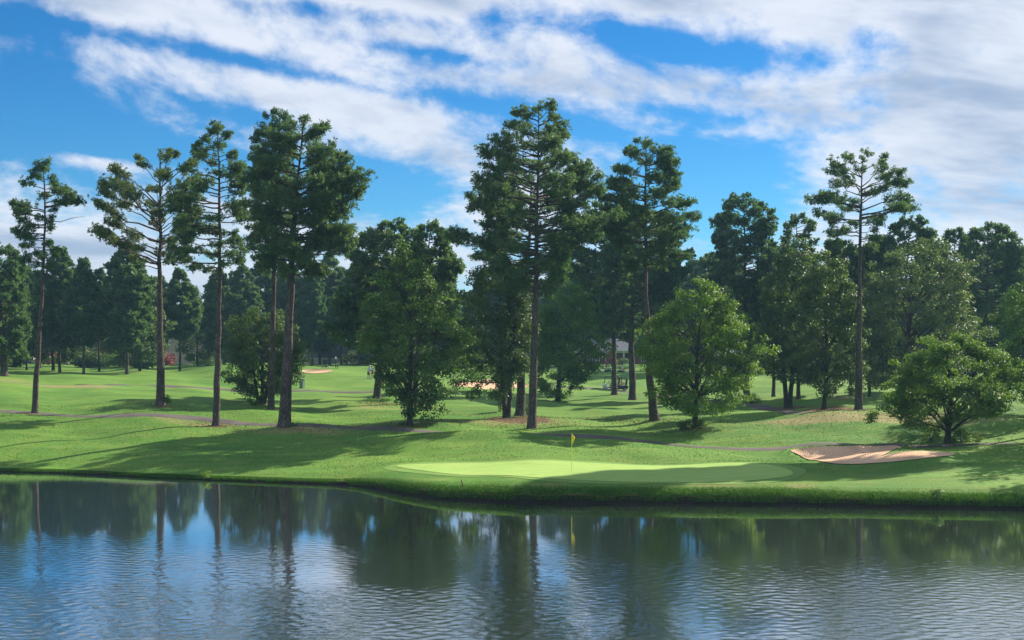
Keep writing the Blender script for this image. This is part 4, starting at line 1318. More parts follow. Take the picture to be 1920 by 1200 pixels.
def build_grass():
    rg = np.random.default_rng(55)
    # the unmown fringe along the water
    n = 80000
    px = rg.uniform(-140, 2060, n)
    right = np.clip((px - 640) / 160, 0, 1)
    s = 0.10 + rg.uniform(0, 1.0, n) ** 1.25 * (0.9 + 1.25 * right + 0.3 * np.sin(px * 0.021 + 2 * np.sin(px * 0.0091)) * right)
    X0 = (px - 960) / F
    clump = 0.5 + 0.5 * np.sin(px * 0.11 + np.sin(px * 0.037) * 3) * np.sin(px * 0.023 + 0.8 * np.sin(px * 0.31 + s * 4))
    Y = np.interp(px, SH_PX, SH_D) + s; X = X0 * Y
    h = (0.08 + 0.13 * rg.random(n)) * (0.70 + 0.25 * clump) * (0.75 + 0.40 * right)
    h *= 1 - 0.80 * np.clip((s - 0.35) / 1.0, 0, 1)
    stuff(blades('shore_grass', X, Y, h, 0.022 + 0.018 * rg.random(n), M_GRASSBLADE, 1, 0.9, 0.35 + 0.3 * clump + 0.25 * np.clip((s - 0.5), 0, 1)), 'long unmown grass fringing the edge of the pond')
    # coarse turf of the slopes that face the water
    n = 130000
    D = 84 + 44 * rg.random(n) ** 0.85
    px = rg.uniform(-80, 2000, n)
    X = (px - 960) / F * D; Y = D
    ok = (Y - np.interp(px, SH_PX, SH_D)) > 1.6
    ok &= sdist(GREEN, X, Y) < -1.3
    for P in BUNKERS[:1]: ok &= sdist(P, X, Y) < -0.15
    ok &= path_clear(X, Y, catmull(PATH_A, 14), 1.2)
    nz = np.sin(X * .9 + np.sin(Y * .7) * 1.5) * np.sin(Y * 1.1 + np.sin(X * .6) * 1.5)
    ok &= rg.random(n) < np.clip(0.55 + 0.45 * nz, 0.1, 1)
    X, Y, nz = X[ok], Y[ok], nz[ok]
    m = len(X)
    stuff(blades('coarse_turf', X, Y, 0.028 + 0.050 * rg.random(m), 0.035 + 0.03 * rg.random(m), M_TURFBLADE, 2, 1.2, 0.5 + 0.30 * nz), 'coarse mown turf of the slopes above the pond')


build_grass()


def build_litter():
    rg = np.random.default_rng(77)
    n = 5200
    cen = [(975, 786, 3.2, 2.2), (1120, 787, 7.0, 4.0), (1478, 767, 3.0, 2.5), (1545, 769, 3.0, 2.5), (545, 803, 4, 1.6), (1228, 789, 3, 1.5), (706, 757, 3, 2), (301, 762, 2, 1.4), (405, 800, 2, 1.3), (65, 777, 2, 1.3), (768, 799, 2, 1.3), (1303, 805, 2.4, 1.5), (1480, 792, 6, 4), (1000, 796, 6, 3), (1610, 770, 2.5, 2)]
    ii = rg.integers(0, len(cen), n)
    C0 = np.array([hit0(c[0], c[1]) for c in cen]); S0 = np.array([c[2:] for c in cen])
    X = C0[ii, 0] + rg.normal(size=n) * S0[ii, 0] * 0.7; Y = C0[ii, 1] + rg.normal(size=n) * S0[ii, 1] * 0.7
    P = np.column_stack([X, Y, ground_z(X, Y) + 0.03])
    N = np.array([0, 0, 1.0]) + rg.normal(size=(n, 3)) * 0.45
    stuff(obj('fallen_leaves', leaf_mesh('fallen_leaves', P, N, rg.random(n), rg, 0.12), M_LITTER), 'brown fallen leaves and straw scattered under the trees')


M_LITTER = foliage('fallen_leaf', (0.10, 0.055, 0.03), (0.26, 0.17, 0.09), 0.1, 0.8, 0.1)
build_litter()


# ------------------------------------------------------------------ bushes, weeds, plants
def bush(name, label, cat, px, D, h, w, material, seed, n=1400, leaf=0.16, row=None, depth=None, group=None):
    x, y, z = on(px, D) if row is None else at(px, row)
    rg = np.random.default_rng(seed)
    t = thing(name, label, cat, (x, y, z - 0.03), 0, group)
    k = max(5, int(7 * w))
    c = np.column_stack([rg.uniform(-.5, .5, k) * w * 0.75, rg.uniform(-.5, .5, k) * (depth or w) * 0.75, rg.uniform(0.15, 0.78, k) * h])
    c[:, 2] *= 1 - 0.55 * (np.abs(c[:, 0]) / (w * .5)) ** 2
    i = rg.integers(0, k, n)
    off = unit(rg.normal(size=(n, 3))) * (rg.random(n) ** 0.5)[:, None] * np.array([w * .2 + .12, w * .2 + .12, h * .26])
    P = c[i] + off; P[:, 2] = np.maximum(P[:, 2], 0.03)
    N = unit(off) * 0.6 + np.array([0, 0, .5]) + rg.normal(size=(n, 3)) * .5
    obj('crown', leaf_mesh('crown', P, N, np.clip(rg.random(k)[i] * .55 + rg.random(n) * .45, 0, 1), rg, leaf), material, t)
    V, Fc = [], []
    for q in range(k):
        tube(bez(np.array([rg.normal() * .06, rg.normal() * .06, -0.1]), c[q] * [0.4, 0.4, 0.6], c[q], 4), [0.018, .014, .01, .005], 4, V, Fc)
    obj('stems', mesh_np('stems', np.vstack(V), np.vstack(Fc), None, True), M_BARK_GREY, t)
    return t


bush('weed_clump', 'green weeds clinging to the foot of the pale umbrella pine', 'weeds', 312, 0, 1.2, 0.7, M_LEAF_BRIGHT, 1, 500, 0.13, row=760)
bush('weed_clump', 'weeds left of the trunk of the round bright green tree', 'weeds', 1288, 0, 0.9, 1.4, M_LEAF, 2, 700, 0.12, row=806)
bush('weed_clump', 'tall weeds right of the trunk of the round bright green tree', 'weeds', 1314, 0, 1.1, 0.7, M_LEAF, 3, 450, 0.12, row=805)
bush('weed_clump', 'tall weedy saplings left of the umbrella shaped tree trunk', 'weeds', 1746, 0, 2.3, 1.3, M_LEAF_BRIGHT, 4, 650, 0.15, row=828)
bush('weed_clump', 'low weeds right of the umbrella shaped tree trunk', 'weeds', 1803, 0, 1.1, 1.6, M_LEAF_BRIGHT, 5, 800, 0.13, row=829)
bush('weed_clump', 'small lime green weed furthest right of the umbrella shaped tree', 'weeds', 1834, 0, 0.6, 0.6, M_LEAF_LIME, 6, 260, 0.11, row=829)
bush('lime_bush', 'lime yellow bush behind the right side of the round bright green tree', 'bush', 1408, 0, 1.5, 2.3, M_LEAF_LIME, 7, 900, 0.16, row=757)
bush('weed_clump', 'weeds between the leaning pine and the tallest pine', 'weeds', 986, 0, 1.3, 0.9, M_LEAF, 8, 450, 0.14, row=778)
bush('weed_clump', 'leafy sprout on the left of the twin trunked dark tree', 'weeds', 936, 0, 2.2, 1.0, M_LEAF_DARK, 9, 420, 0.17, row=772)
bush('weed_clump', 'weeds in front of the rounded bush-like tree', 'weeds', 474, 0, 0.8, 1.1, M_LEAF, 10, 450, 0.12, row=760)
bush('weed_clump', 'weed tuft at the foot of the drooping leafy tree', 'weeds', 757, 0, 0.5, 0.7, M_LEAF, 11, 260, 0.10, row=798)
bush('weed_clump', 'weed tuft beside the thick trunked pine', 'weeds', 548, 0, 0.6, 0.8, M_LEAF, 12, 300, 0.11, row=800)
bush('weed_clump', 'ring of weeds round the leaning dark pine by the golfers', 'weeds', 708, 0, 0.5, 2.8, M_LEAF, 13, 700, 0.14, row=753)
bush('weed_clump', 'brown green weed at the foot of the curved leaning pine', 'weeds', 1222, 0, 0.7, 0.6, M_LEAF_LIME, 14, 200, 0.12, row=789)
bush('weed_clump', 'weed tuft on the water side of the bank under the bunker', 'weeds', 1757, 0, 0.75, 0.6, M_LEAF, 15, 260, 0.11, row=940)
bush('weed_clump', 'dry weed tuft on the left bank of the pond', 'weeds', 388, 0, 0.55, 0.7, M_LEAF_BRIGHT, 16, 220, 0.09, row=896)
bush('flowering_or_lit_bush', 'bright pink flowering bush in front of the beige house', 'bush', 312, 256, 3.0, 3.6, M_LEAF_PINK, 20, 1500, 0.28)
bush('flowering_or_lit_bush', 'dull red leaved bush in the left-hand pine belt', 'bush', 200, 262, 3.4, 8.5, M_LEAF_RED, 21, 2200, 0.32)
bush('flowering_or_lit_bush', 'bush before the peach brick house, orange light painted into its leaf colour', 'bush', 92, 268, 4.2, 3.2, M_LEAF_RED, 22, 1300, 0.32)  # leaf colour stands in for orange light falling on this bush
bush('flowering_or_lit_bush', 'red flowering bush in front of the brick clubhouse', 'bush', 1147, 300, 3.6, 2.6, M_LEAF_PINK, 23, 1000, 0.32)
bush('garden_bush', 'yellow green bush between two pine trunks at the back left', 'bush', 247, 250, 3.6, 2.4, M_LEAF_LIME, 24, 1300, 0.28)
bush('garden_bush', 'rounded green bush right of the beige house', 'bush', 388, 262, 2.2, 5.0, M_LEAF, 25, 1500, 0.28)
bush('garden_bush', 'bluish green bush behind the dark slim pine trunk', 'bush', 420, 268, 3.4, 5.0, M_LEAF_DARK, 26, 1500, 0.28)
bush('garden_bush', 'green bush at the right end of the grey roofed house', 'bush', 668, 262, 2.4, 6.0, M_LEAF_DARK, 27, 1500, 0.28)
bush('garden_bush', 'clipped bush below the window of the brick clubhouse', 'bush', 1165, 303, 1.5, 4.0, M_LEAF_DARK, 28, 900, 0.24)
# undergrowth that closes the view below the crowns of the belt: five bushes, copied
ub = [bush('undergrowth_bush', '', 'bush', 0, 250, 3.6, 6.0, m, 40 + q, 2000, 0.40) for q, m in enumerate((M_LEAF_DARK, M_LEAF, M_LEAF_DARK))]
for i in range(78):
    px = -620 + i * 40 + R.uniform(-14, 14)
    if 1070 < px < 1200: D = R.uniform(325, 345)
    else: D = R.choice([R.uniform(236, 262), R.uniform(290, 325)])
    if 560 < px < 680 or 20 < px < 130 or 320 < px < 400: D = R.uniform(305, 330)
    x, y, z = on(px, D)
    s = R.uniform(0.65, 1.25) * (1.25 if D > 280 else 0.9)
    copy_tree(R.choice(ub), (x, y, z - 0.05), R.uniform(0, 6.28), (s * 1.2, s * 1.2, s), 'one of the shrubs of the undergrowth among the far pines', 'undergrowth below the far pines')
for t in ub:
    for c in list(t.children): bpy.data.objects.remove(c)
    bpy.data.objects.remove(t)

# ------------------------------------------------------------------ houses
M_BRICK = plain('red_brick', (0.20, 0.085, 0.065), 0.85, 0.25, 3.0)
M_PEACH = plain('peach_brick', (0.50, 0.27, 0.18), 0.85, 0.2, 3.0)
M_BEIGE = plain('beige_siding', (0.55, 0.45, 0.34), 0.8, 0.08, 2.0)
M_WHITE = plain('white_paint', (0.78, 0.78, 0.76), 0.5, 0.05, 4.0)
M_GREYSIDE = plain('grey_siding', (0.30, 0.33, 0.36), 0.8, 0.1, 2.0)
M_ROOF = plain('grey_shingle', (0.17, 0.175, 0.20), 0.9, 0.25, 5.0)
M_ROOFB = plain('brown_shingle', (0.12, 0.095, 0.08), 0.9, 0.25, 5.0)
M_GLASS = plain('window_glass', (0.03, 0.045, 0.06), 0.08, 0.1, 1.0, 0.0, 0.8)
M_BLACK = plain('black_plastic', (0.018, 0.018, 0.02), 0.5, 0.1)
M_DARKBLUE = plain('dark_blue_paint', (0.015, 0.025, 0.06), 0.3, 0.1)
M_CREAMP = plain('pale_cart_paint', (0.70, 0.74, 0.80), 0.3, 0.05)
M_RUBBER = plain('tyre_rubber', (0.02, 0.02, 0.02), 0.85, 0.15)
M_RIM = plain('wheel_rim', (0.55, 0.55, 0.55), 0.4, 0.05, 6, 0.6)
M_SEAT = plain('cart_seat_vinyl', (0.45, 0.42, 0.36), 0.5, 0.06)
M_REDLENS = plain('red_lens', (0.45, 0.02, 0.02), 0.2, 0.05)
M_CARBLUE = plain('pale_blue_car_paint', (0.30, 0.48, 0.62), 0.25, 0.04)
M_YELLOW = plain('yellow_flag_cloth', (0.85, 0.66, 0.0), 0.7, 0.05)
M_YPOLE = plain('yellow_pole', (0.72, 0.66, 0.10), 0.5, 0.05)
M_STAKE = plain('red_stake_paint', (0.20, 0.035, 0.030), 0.7, 0.2)
M_BOX = plain('green_box_paint', (0.13, 0.21, 0.15), 0.55, 0.12)
M_WOOD = plain('dark_wood', (0.05, 0.04, 0.03), 0.8, 0.2)


def house(name, label, px, D, w, d, hw, hr, wall, roof, gable_front=False, rz=0.0, windows=(), zoff=0.0, columns=(), door=None, chimney=None, trim=None):
    x, y, z = on(px, D)
    t = thing(name, label, 'house', (x, y, z + zoff), rz)
    trim = trim or M_WHITE
    b = Boxes(); b.box((0, d / 2, hw / 2 - 0.3), (w, d, hw + 0.6))
    if gable_front:
        b.quads([(-w / 2, 0.0, hw), (w / 2, 0.0, hw), (0, 0.0, hw + hr), (-w / 2, d, hw), (w / 2, d, hw), (0, d, hw + hr)], [[0, 1, 2, 2], [4, 3, 5, 5]])
    else:
        b.quads([(-w / 2, 0, hw), (-w / 2, d, hw), (-w / 2, d / 2, hw + hr), (w / 2, 0, hw), (w / 2, d, hw), (w / 2, d / 2, hw + hr)], [[1, 0, 2, 2], [3, 4, 5, 5]])
    b.build('wall', wall, t)
    o = 0.45; th = 0.16
    r = Boxes()
    if gable_front:
        sl = hr / (w / 2)
        for sg in (-1, 1):
            e = (sg * (w / 2 + o), hw - o * sl)
            V = [(e[0], -o, e[1]), (0, -o, hw + hr), (0, d + o, hw + hr), (e[0], d + o, e[1])]
            V += [(a, q, c + th) for a, q, c in V]
            r.quads(V, [[0, 1, 2, 3], [7, 6, 5, 4], [0, 4, 5, 1], [1, 5, 6, 2], [2, 6, 7, 3], [3, 7, 4, 0]])
    else:
        sl = hr / (d / 2)
        for sg in (0, 1):
            ey = -o if sg == 0 else d + o
            V = [(-w / 2 - o, ey, hw - o * sl), (w / 2 + o, ey, hw - o * sl), (w / 2 + o, d / 2, hw + hr), (-w / 2 - o, d / 2, hw + hr)]
            V += [(a, q, c + th) for a, q, c in V]
            r.quads(V, [[0, 1, 2, 3], [7, 6, 5, 4], [0, 4, 5, 1], [1, 5, 6, 2], [2, 6, 7, 3], [3, 7, 4, 0]])
    ro = r.build('roof', roof, t)
    f = Boxes()
    if gable_front:
        L = math.hypot(w / 2 + o, hr * (w / 2 + o) / (w / 2))
        for sg in (-1, 1):
            f.box((sg * (w / 4 + o / 2), -o - 0.03, hw + hr / 2 - o * sl / 2 - 0.06), (L, 0.06, 0.26), ry=sg * math.atan(sl))
    else:
        f.box((0, -o - 0.03, hw - o * sl + 0.03), (w + 2 * o, 0.06, 0.30))
    f.build('fascia', trim, t)
    for wx, wz, ww, wh in windows:
        fr = Boxes()
        fr.box((wx, -0.04, wz + wh / 2 + 0.05), (ww + 0.2, 0.1, 0.1)).box((wx, -0.04, wz - wh / 2 - 0.05), (ww + 0.2, 0.12, 0.1))
        for sg in (-1, 1): fr.box((wx + sg * (ww / 2 + 0.05), -0.04, wz), (0.1, 0.1, wh))
        fr.box((wx, -0.035, wz), (ww, 0.05, 0.06)).box((wx, -0.036, wz), (0.06, 0.05, wh))
        wo = fr.build('window', M_WHITE, t)
        Boxes().box((wx, -0.012, wz), (ww, 0.02, wh)).build('pane', M_GLASS, wo)
    for cx in columns:
        Boxes().tube([(cx, -1.6, -0.3), (cx, -1.6, hw - 0.1)], 0.14, 10).box((cx, -1.6, hw - 0.06), (0.4, 0.4, 0.1)).build('column', M_WHITE, t)
    if columns:
        Boxes().box(((min(columns) + max(columns)) / 2, -0.95, hw + 0.1), (max(columns) - min(columns) + .8, 1.85, 0.22)).build('porch_roof', M_WHITE, t)
    if door is not None:
        do = Boxes().box((door, -0.03, 1.05), (1.0, 0.07, 2.1)).build('door', M_WOOD, t)
        Boxes().box((door + .38, -0.09, 1.0), (0.05, 0.05, 0.12)).build('handle', M_RIM, do)
    if chimney is not None:
        Boxes().box((chimney, d / 2 + 0.6, hw + hr), (0.9, 0.7, 2.2)).box((chimney, d / 2 + .6, hw + hr + 1.15), (1.05, .85, .14)).build('chimney', M_BRICK, ro)
    return t


house('brick_house', 'red brick clubhouse with white windows seen between the far pine trunks', 1160, 312, 18.5, 9, 2.9, 2.6, M_BRICK, M_ROOF, windows=[(-6.3, 1.55, 1.0, 1.6), (-4.6, 1.5, 0.7, 1.4), (-2.4, 1.5, 0.8, 1.5), (5.5, 1.5, 1.0, 1.5), (7.8, 1.5, 0.8, 1.5)], columns=(-0.8, 1.0, 2.7), door=1.9, chimney=-5)
house('beige_house', 'beige house with a steep front gable behind the left pines', 345, 282, 9.0, 9, 3.4, 3.9, M_BEIGE, M_ROOFB, gable_front=True, rz=0.25, windows=[(-2.2, 1.6, 1.1, 1.5), (1.6, 1.6, 1.1, 1.5), (0, 4.6, 0.9, 1.2)])
house('grey_roofed_house', 'house with a big grey roof and white gable beyond the far tee', 606, 272, 8.6, 8, 1.9, 2.9, M_WHITE, M_ROOF, rz=-0.35, windows=[(-2.5, 1.0, 1.0, 1.0), (0.5, 1.0, 1.0, 1.0)], zoff=-0.5)
house('peach_house', 'peach coloured brick house behind the slender front pine', 112, 288, 8.5, 8, 3.4, 2.2, M_PEACH, M_ROOFB, windows=[(-2.4, 1.6, 1.1, 1.5), (0.4, 1.6, 1.1, 1.5)], door=2.6)
house('white_house', 'white house low behind the left edge pines', 15, 292, 9.0, 8, 3.0, 2.0, M_WHITE, M_ROOF, windows=[(-2.4, 1.6, 1.1, 1.4), (2.0, 1.6, 1.1, 1.4)])
house('blue_grey_house', 'blue grey house left of the pale umbrella pine trunk', 268, 286, 6.5, 8, 3.0, 2.0, M_GREYSIDE, M_ROOF, windows=[(-1.5, 1.5, 0.9, 1.4), (1.3, 1.5, 0.9, 1.4)])
house('pale_house', 'pale house glimpsed through the dark twin trunked tree', 925, 300, 10.0, 8, 3.2, 2.3, M_WHITE, M_ROOF, windows=[(-3, 1.6, 1.1, 1.4), (3, 1.6, 1.1, 1.4)])

# ------------------------------------------------------------------ vehicles
def wheel(parent, x, y, r, w):
    t = Boxes()
    p = [(x, y + s * w / 2, r) for s in (-1, -0.8, 0.8, 1)]
    t.tube(p, [r * 0.86, r, r, r * 0.86], 16)
    wo = t.build('wheel', M_RUBBER, parent, True)
    rim = Boxes()
    for s in (-1, 1):
        rim.tube([(x, y + s * w * .36, r), (x, y + s * w * .53, r), (x, y + s * w * .54, r)], [r * .62, r * .58, 0.001], 12)
    rim.build('rim', M_RIM, wo)


def golf_cart(label, px, row=None, D=None, rz=0.0, cowl=None, group=None):
    x, y, z = at(px, row) if D is None else on(px, D)
    t = thing('golf_cart', label, 'golf cart', (x, y, z), rz, group)
    cowl = cowl or M_CREAMP
    hw = 0.55
    Boxes().extrude([(-1.15, .32), (-1.18, .62), (-1.02, .78), (-.72, .80), (-.62, .42), (-.1, .38), (-.05, .30), (-.75, .24)], -hw, hw).build('front_cowl', cowl, t, bevel=0.04)
    Boxes().extrude([(-.75, .22), (1.10, .26), (1.12, .36), (-.2, .36), (-.75, .34)], -hw + .02, hw - .02).build('floor_pan', M_BLACK, t, bevel=0.02)
    Boxes().extrude([(.05, .365), (0.02, .62), (.58, .66), (.62, .72), (1.15, .70), (1.20, .50), (1.10, .365)], -hw, hw).build('rear_body', M_DARKBLUE, t, bevel=0.04)
    Boxes().extrude([(.0, .665), (.0, .76), (.52, .76), (.56, .675)], -.5, .5).build('seat', M_SEAT, t, bevel=0.04)
    Boxes().extrude([(.56, .80), (.66, 1.14), (.74, 1.14), (.65, .80)], -.5, .5).build('backrest', M_SEAT, t, bevel=0.03)
    Boxes().extrude([(-.82, 1.78), (-.80, 1.85), (.95, 1.86), (1.0, 1.79)], -.6, .6).build('roof', M_BLACK, t, bevel=0.03)
    for sy in (-1, 1):
        Boxes().tube([(-.98, sy * .5, .76), (-.76, sy * .52, 1.8)], 0.02, 6).build('roof_post', M_BLACK, t)
        Boxes().tube([(.72, sy * .52, .70), (.86, sy * .54, 1.8)], 0.02, 6).build('roof_post', M_BLACK, t)
    Boxes().box((-.87, 0, 1.3), (.012, .96, .92), ry=0.21).build('windshield', M_CLEAR, t)
    st = Boxes()
    ring = [(-.36 + .07 * math.cos(a), -.24 + .18 * math.sin(a), 1.0 + .15 * math.cos(a)) for a in np.linspace(0, 2 * math.pi, 17)]
    st.tube(ring, .014, 6).tube([(-.66, -.24, .72), (-.36, -.24, 1.0)], .02, 6)
    st.build('steering_wheel', M_BLACK, t)
    for sy in (-1, 1):
        Boxes().tube([(1.195, sy * .42, .58), (1.215, sy * .42, .58), (1.216, sy * .42, .58)], [.05, .05, .001], 10).build('tail_light', M_REDLENS, t)
        Boxes().tube([(-1.165, sy * .38, .60), (-1.195, sy * .38, .60), (-1.196, sy * .38, .60)], [.06, .06, .001], 10).build('headlight', M_WHITE, t)
    for wx in (-.82, .78):
        for sy in (-1, 1): wheel(t, wx, sy * .47, .22, .19)
    return t


def clear_glass():
    m, k = mat('clear_plastic')
    g = k.add('ShaderNodeBsdfTransparent'); g.inputs[0].default_value = (0.85, 0.9, 0.92, 1)
    gl = k.add('ShaderNodeBsdfGlossy'); gl.inputs['Roughness'].default_value = 0.05
    fr = k.add('ShaderNodeFresnel')
    mx = k.add('ShaderNodeMixShader')
    k.l.new(fr.outputs[0], mx.inputs[0]); k.l.new(g.outputs[0], mx.inputs[1]); k.l.new(gl.outputs[0], mx.inputs[2])
    finish(k, mx.outputs[0])
    return m


M_CLEAR = clear_glass()
CARTS = [golf_cart('pale fronted golf cart half behind a pine trunk on the path', 1146, row=731),
         golf_cart('dark golf cart close behind the pale fronted one, red tail light showing', 1160.5, row=733, cowl=M_DARKBLUE, rz=0.12),
         golf_cart('far golf cart left of the thin trunk, sunk behind the fairway crest', 1133, D=243, cowl=M_GREYSIDE),
         golf_cart('far golf cart right of the pine trunk, with a white shirted driver', 1171, D=242, rz=math.pi),
         golf_cart('distant golf cart glimpsed between the forked oak and the black trunk', 1575, D=218, cowl=M_CARBLUE)]


def parked_car():
    x, y, z = on(191, 276)
    t = thing('parked_car', 'pale blue parked car between trunks at the back left', 'car', (x, y, z), 0.3)
    Boxes().extrude([(-2.1, .3), (-2.15, .7), (-1.3, .85), (1.9, .88), (2.1, .65), (2.1, .3)], -.85, .85).build('body', M_CARBLUE, t, bevel=.08)
    c = Boxes().extrude([(-1.25, .84), (-.65, 1.4), (.95, 1.42), (1.65, .86)], -.74, .74).build('cabin', M_CARBLUE, t, bevel=.06)
    Boxes().extrude([(-.98, .92), (-.6, 1.34), (.15, 1.35), (.15, .92)], -.75, .75).extrude([(.23, .92), (.23, 1.35), (.88, 1.35), (1.35, .92)], -.75, .75).build('side_glass', M_GLASS, c)
    for wx in (-1.35, 1.3):
        for sy in (-1, 1): wheel(t, wx, sy * .76, .32, .22)


parked_car()

# ------------------------------------------------------------------ people
M_SKIN = plain('skin', (0.42, 0.24, 0.17), 0.6, 0.06, 20)
M_HAIR = plain('brown_hair', (0.03, 0.02, 0.014), 0.7, 0.2, 20)
M_SHIRT = {c: plain('shirt_' + c, v, 0.85, 0.08, 12) for c, v in dict(blue=(0.25, 0.42, 0.62), white=(0.72, 0.72, 0.72), navy=(0.03, 0.05, 0.11), pink=(0.62, 0.38, 0.36)).items()}
M_SHORTS = {c: plain('shorts_' + c, v, 0.85, 0.08, 12) for c, v in dict(dark=(0.03, 0.035, 0.05), grey=(0.42, 0.42, 0.42), khaki=(0.38, 0.32, 0.22)).items()}


def skin_part(name, verts, edges, radii, material, parent, root=0, levels=1):
    bm = bmesh.new()
    lay = bm.verts.layers.skin.verify()
    vs = [bm.verts.new(v) for v in verts]
    for a, b in edges: bm.edges.new((vs[a], vs[b]))
    for v, r in zip(vs, radii):
        v[lay].radius = (r, r) if not isinstance(r, tuple) else r
    vs[root][lay].use_root = True
    me = bpy.data.meshes.new(name); bm.to_mesh(me); bm.free()
    o = obj(name, me, material, parent)
    o.modifiers.new('skin', 'SKIN').use_smooth_shade = True
    sd = o.modifiers.new('subdivide', 'SUBSURF'); sd.levels = levels; sd.render_levels = levels
    return o


def person(label, loc, rz, pose, shirt, shorts, cap=None, group=None):
    t = thing('person', label, 'person', loc, rz, group)
    if pose == 'sit':
        pel = (0, 0, .12); knees = [(-.14, -.44, .14), (.14, -.44, .14)]; ank = [(-.14, -.52, -.28), (.14, -.52, -.28)]
        dz = -.83; hands = [(-.20, -.42, .42), (.20, -.40, .40)]; elb = [(-.28, -.14, .38), (.28, -.14, .38)]; lean = .06
    elif pose == 'bend':
        pel = (0, .05, .93); knees = [(-.13, -.04, .50), (.13, -.02, .50)]; ank = [(-.14, .02, .09), (.15, .02, .09)]
        dz = 0; hands = [(-.05, -.42, .80), (.05, -.42, .84)]; elb = [(-.25, -.20, 1.06), (.25, -.20, 1.06)]; lean = -.20
    else:
        pel = (0, 0, .95); knees = [(-.11, -.04, .50), (.12, .02, .50)]; ank = [(-.12, .02, .09), (.14, .08, .09)]
        dz = 0; hands = [(-.27, -.10, .84), (.20, -.24, 1.02)]; elb = [(-.27, .03, 1.12), (.27, -.02, 1.12)]; lean = 0.0
    def up(h, f=0.0): return (pel[0], pel[1] + (lean * (h - .95) / .5 if pose != 'sit' else lean * (h - .95)) + f, h + dz)
    J = [pel, up(1.10), up(1.30), up(1.44), up(1.52, -.01), up(1.60, -.015), up(1.70, -.01), up(1.76, 0)]
    rad = [(.145, .105), (.135, .10), (.165, .11), (.10, .08), .058, (.075, .09), (.076, .092), .055]
    E = [(i, i + 1) for i in range(7)]
    J.append(up(1.615, -.125)); rad.append(.014); E.append((5, 8))          # nose
    for s in (-1, 1):
        J.append((s * .088, J[5][1] + .01, 1.62 + dz)); rad.append(.016); E.append((5, len(J) - 1))   # ears
    sh_i = []
    for k, s in enumerate((-1, 1)):
        a = len(J)
        sx = up(1.42)
        J += [(s * .185, sx[1], 1.42 + dz), elb[k], hands[k]]; rad += [.062, .044, .030]
        E += [(3, a), (a, a + 1), (a + 1, a + 2)]; sh_i.append(a)
        h = Vector(hands[k]); d = (h - Vector(elb[k])).normalized()
        side = d.cross(Vector((0, 1, 0.3))).normalized(); pal = len(J)
        pm = h + d * .07
        J.append(tuple(pm)); rad.append((.034, .018)); E.append((a + 2, pal))
        for q, L in zip((-1.5, -.5, .5, 1.5), (.062, .076, .080, .066)):
            b0 = pm + side * q * .017 + d * .02; b1 = b0 + d * L * .6; b2 = b1 + d * L * .35 + Vector((0, -.02, -.02))
            c = len(J); J += [tuple(b0 + d * .01), tuple(b1), tuple(b2)]; rad += [.009, .008, .007]
            E += [(pal, c), (c, c + 1), (c + 1, c + 2)]
        c = len(J); tb = h + d * .03 + side * s * -.035
        J += [tuple(tb), tuple(tb + d * .045 + side * s * -.012)]; rad += [.010, .008]; E += [(a + 2, c), (c, c + 1)]
    for k, s in enumerate((-1, 1)):
        a = len(J); an = ank[k]
        J += [(s * .09, pel[1], pel[2] - .05), knees[k], an, (an[0], an[1] - .16, an[2] - .05)]; rad += [.088, .058, .038, .034]
        E += [(0, a), (a, a + 1), (a + 1, a + 2), (a + 2, a + 3)]
    skin_part('body', J, E, rad, M_SKIN, t)
    # shirt follows torso and upper arms
    def mixp(a, b, f): return tuple(np.array(a) * (1 - f) + np.array(b) * f)
    SV = [mixp(J[0], J[1], .1), J[1], J[2], J[3]]; SR = [(.158, .118), (.152, .114), (.18, .124), (.105, .088)]; SE = [(0, 1), (1, 2), (2, 3)]
    for k in range(2):
        a = sh_i[k]; n = len(SV)
        SV += [J[a], mixp(J[a], J[a + 1], .75)]; SR += [.076, .064]; SE += [(3, n), (n, n + 1)]
    skin_part('shirt', SV, SE, SR, M_SHIRT[shirt], t)
    HV = [mixp(J[0], J[1], .3), pel]; HR = [(.150, .112), (.156, .118)]; HE = [(0, 1)]
    for k, s in enumerate((-1, 1)):
        n = len(HV); hip = (s * .092, pel[1], pel[2] - .05)
        HV += [hip, mixp(hip, knees[k], .55), mixp(hip, knees[k], .92)]; HR += [.104, .09, .085]; HE += [(1, n), (n, n + 1), (n + 1, n + 2)]
    skin_part('shorts', HV, HE, HR, M_SHORTS[shorts], t, 1)
    for k in range(2):
        an = ank[k]
        Boxes().box((an[0], an[1] - .06, an[2] - .055), (.095, .27, .07), taper=(.8, .9)).build('shoe', M_WHITE, t, bevel=.02)
    hx, hy, hz = J[6]
    hv = []; 
    bmh = bmesh.new(); bmesh.ops.create_uvsphere(bmh, u_segments=14, v_segments=8, radius=.1)
    for v in bmh.verts:
        v.co.y *= 1.15; v.co.z = v.co.z * .9 if v.co.z > 0 else v.co.z * .35
        if v.co.z < 0 and v.co.y < -.04: v.co.z = 0
        v.co += Vector((hx, hy + .005, hz + .012))
    if cap:
        brim = bmesh.ops.create_circle(bmh, cap_ends=True, segments=12, radius=.085)
        for v in brim['verts']: v.co.y = v.co.y * .9 - .12; v.co.z = -.10 * (v.co.y + .12) - .0; v.co += Vector((hx, hy, hz + .012))
    me = bpy.data.meshes.new('cap'); bmh.to_mesh(me); bmh.free()
    for p in me.polygons: p.use_smooth = True
    obj('cap' if cap else 'hair', me, cap or M_HAIR, t)
    for s in (-1, 1):
        e = bmesh.new(); bmesh.ops.create_icosphere(e, subdivisions=1, radius=.014)
        m2 = bpy.data.meshes.new('eye'); e.to_mesh(m2); e.free()
        eo = obj('eye', m2, M_BLACK, t); eo.location = (hx + s * .032, hy - .083, hz - .05)
    return t


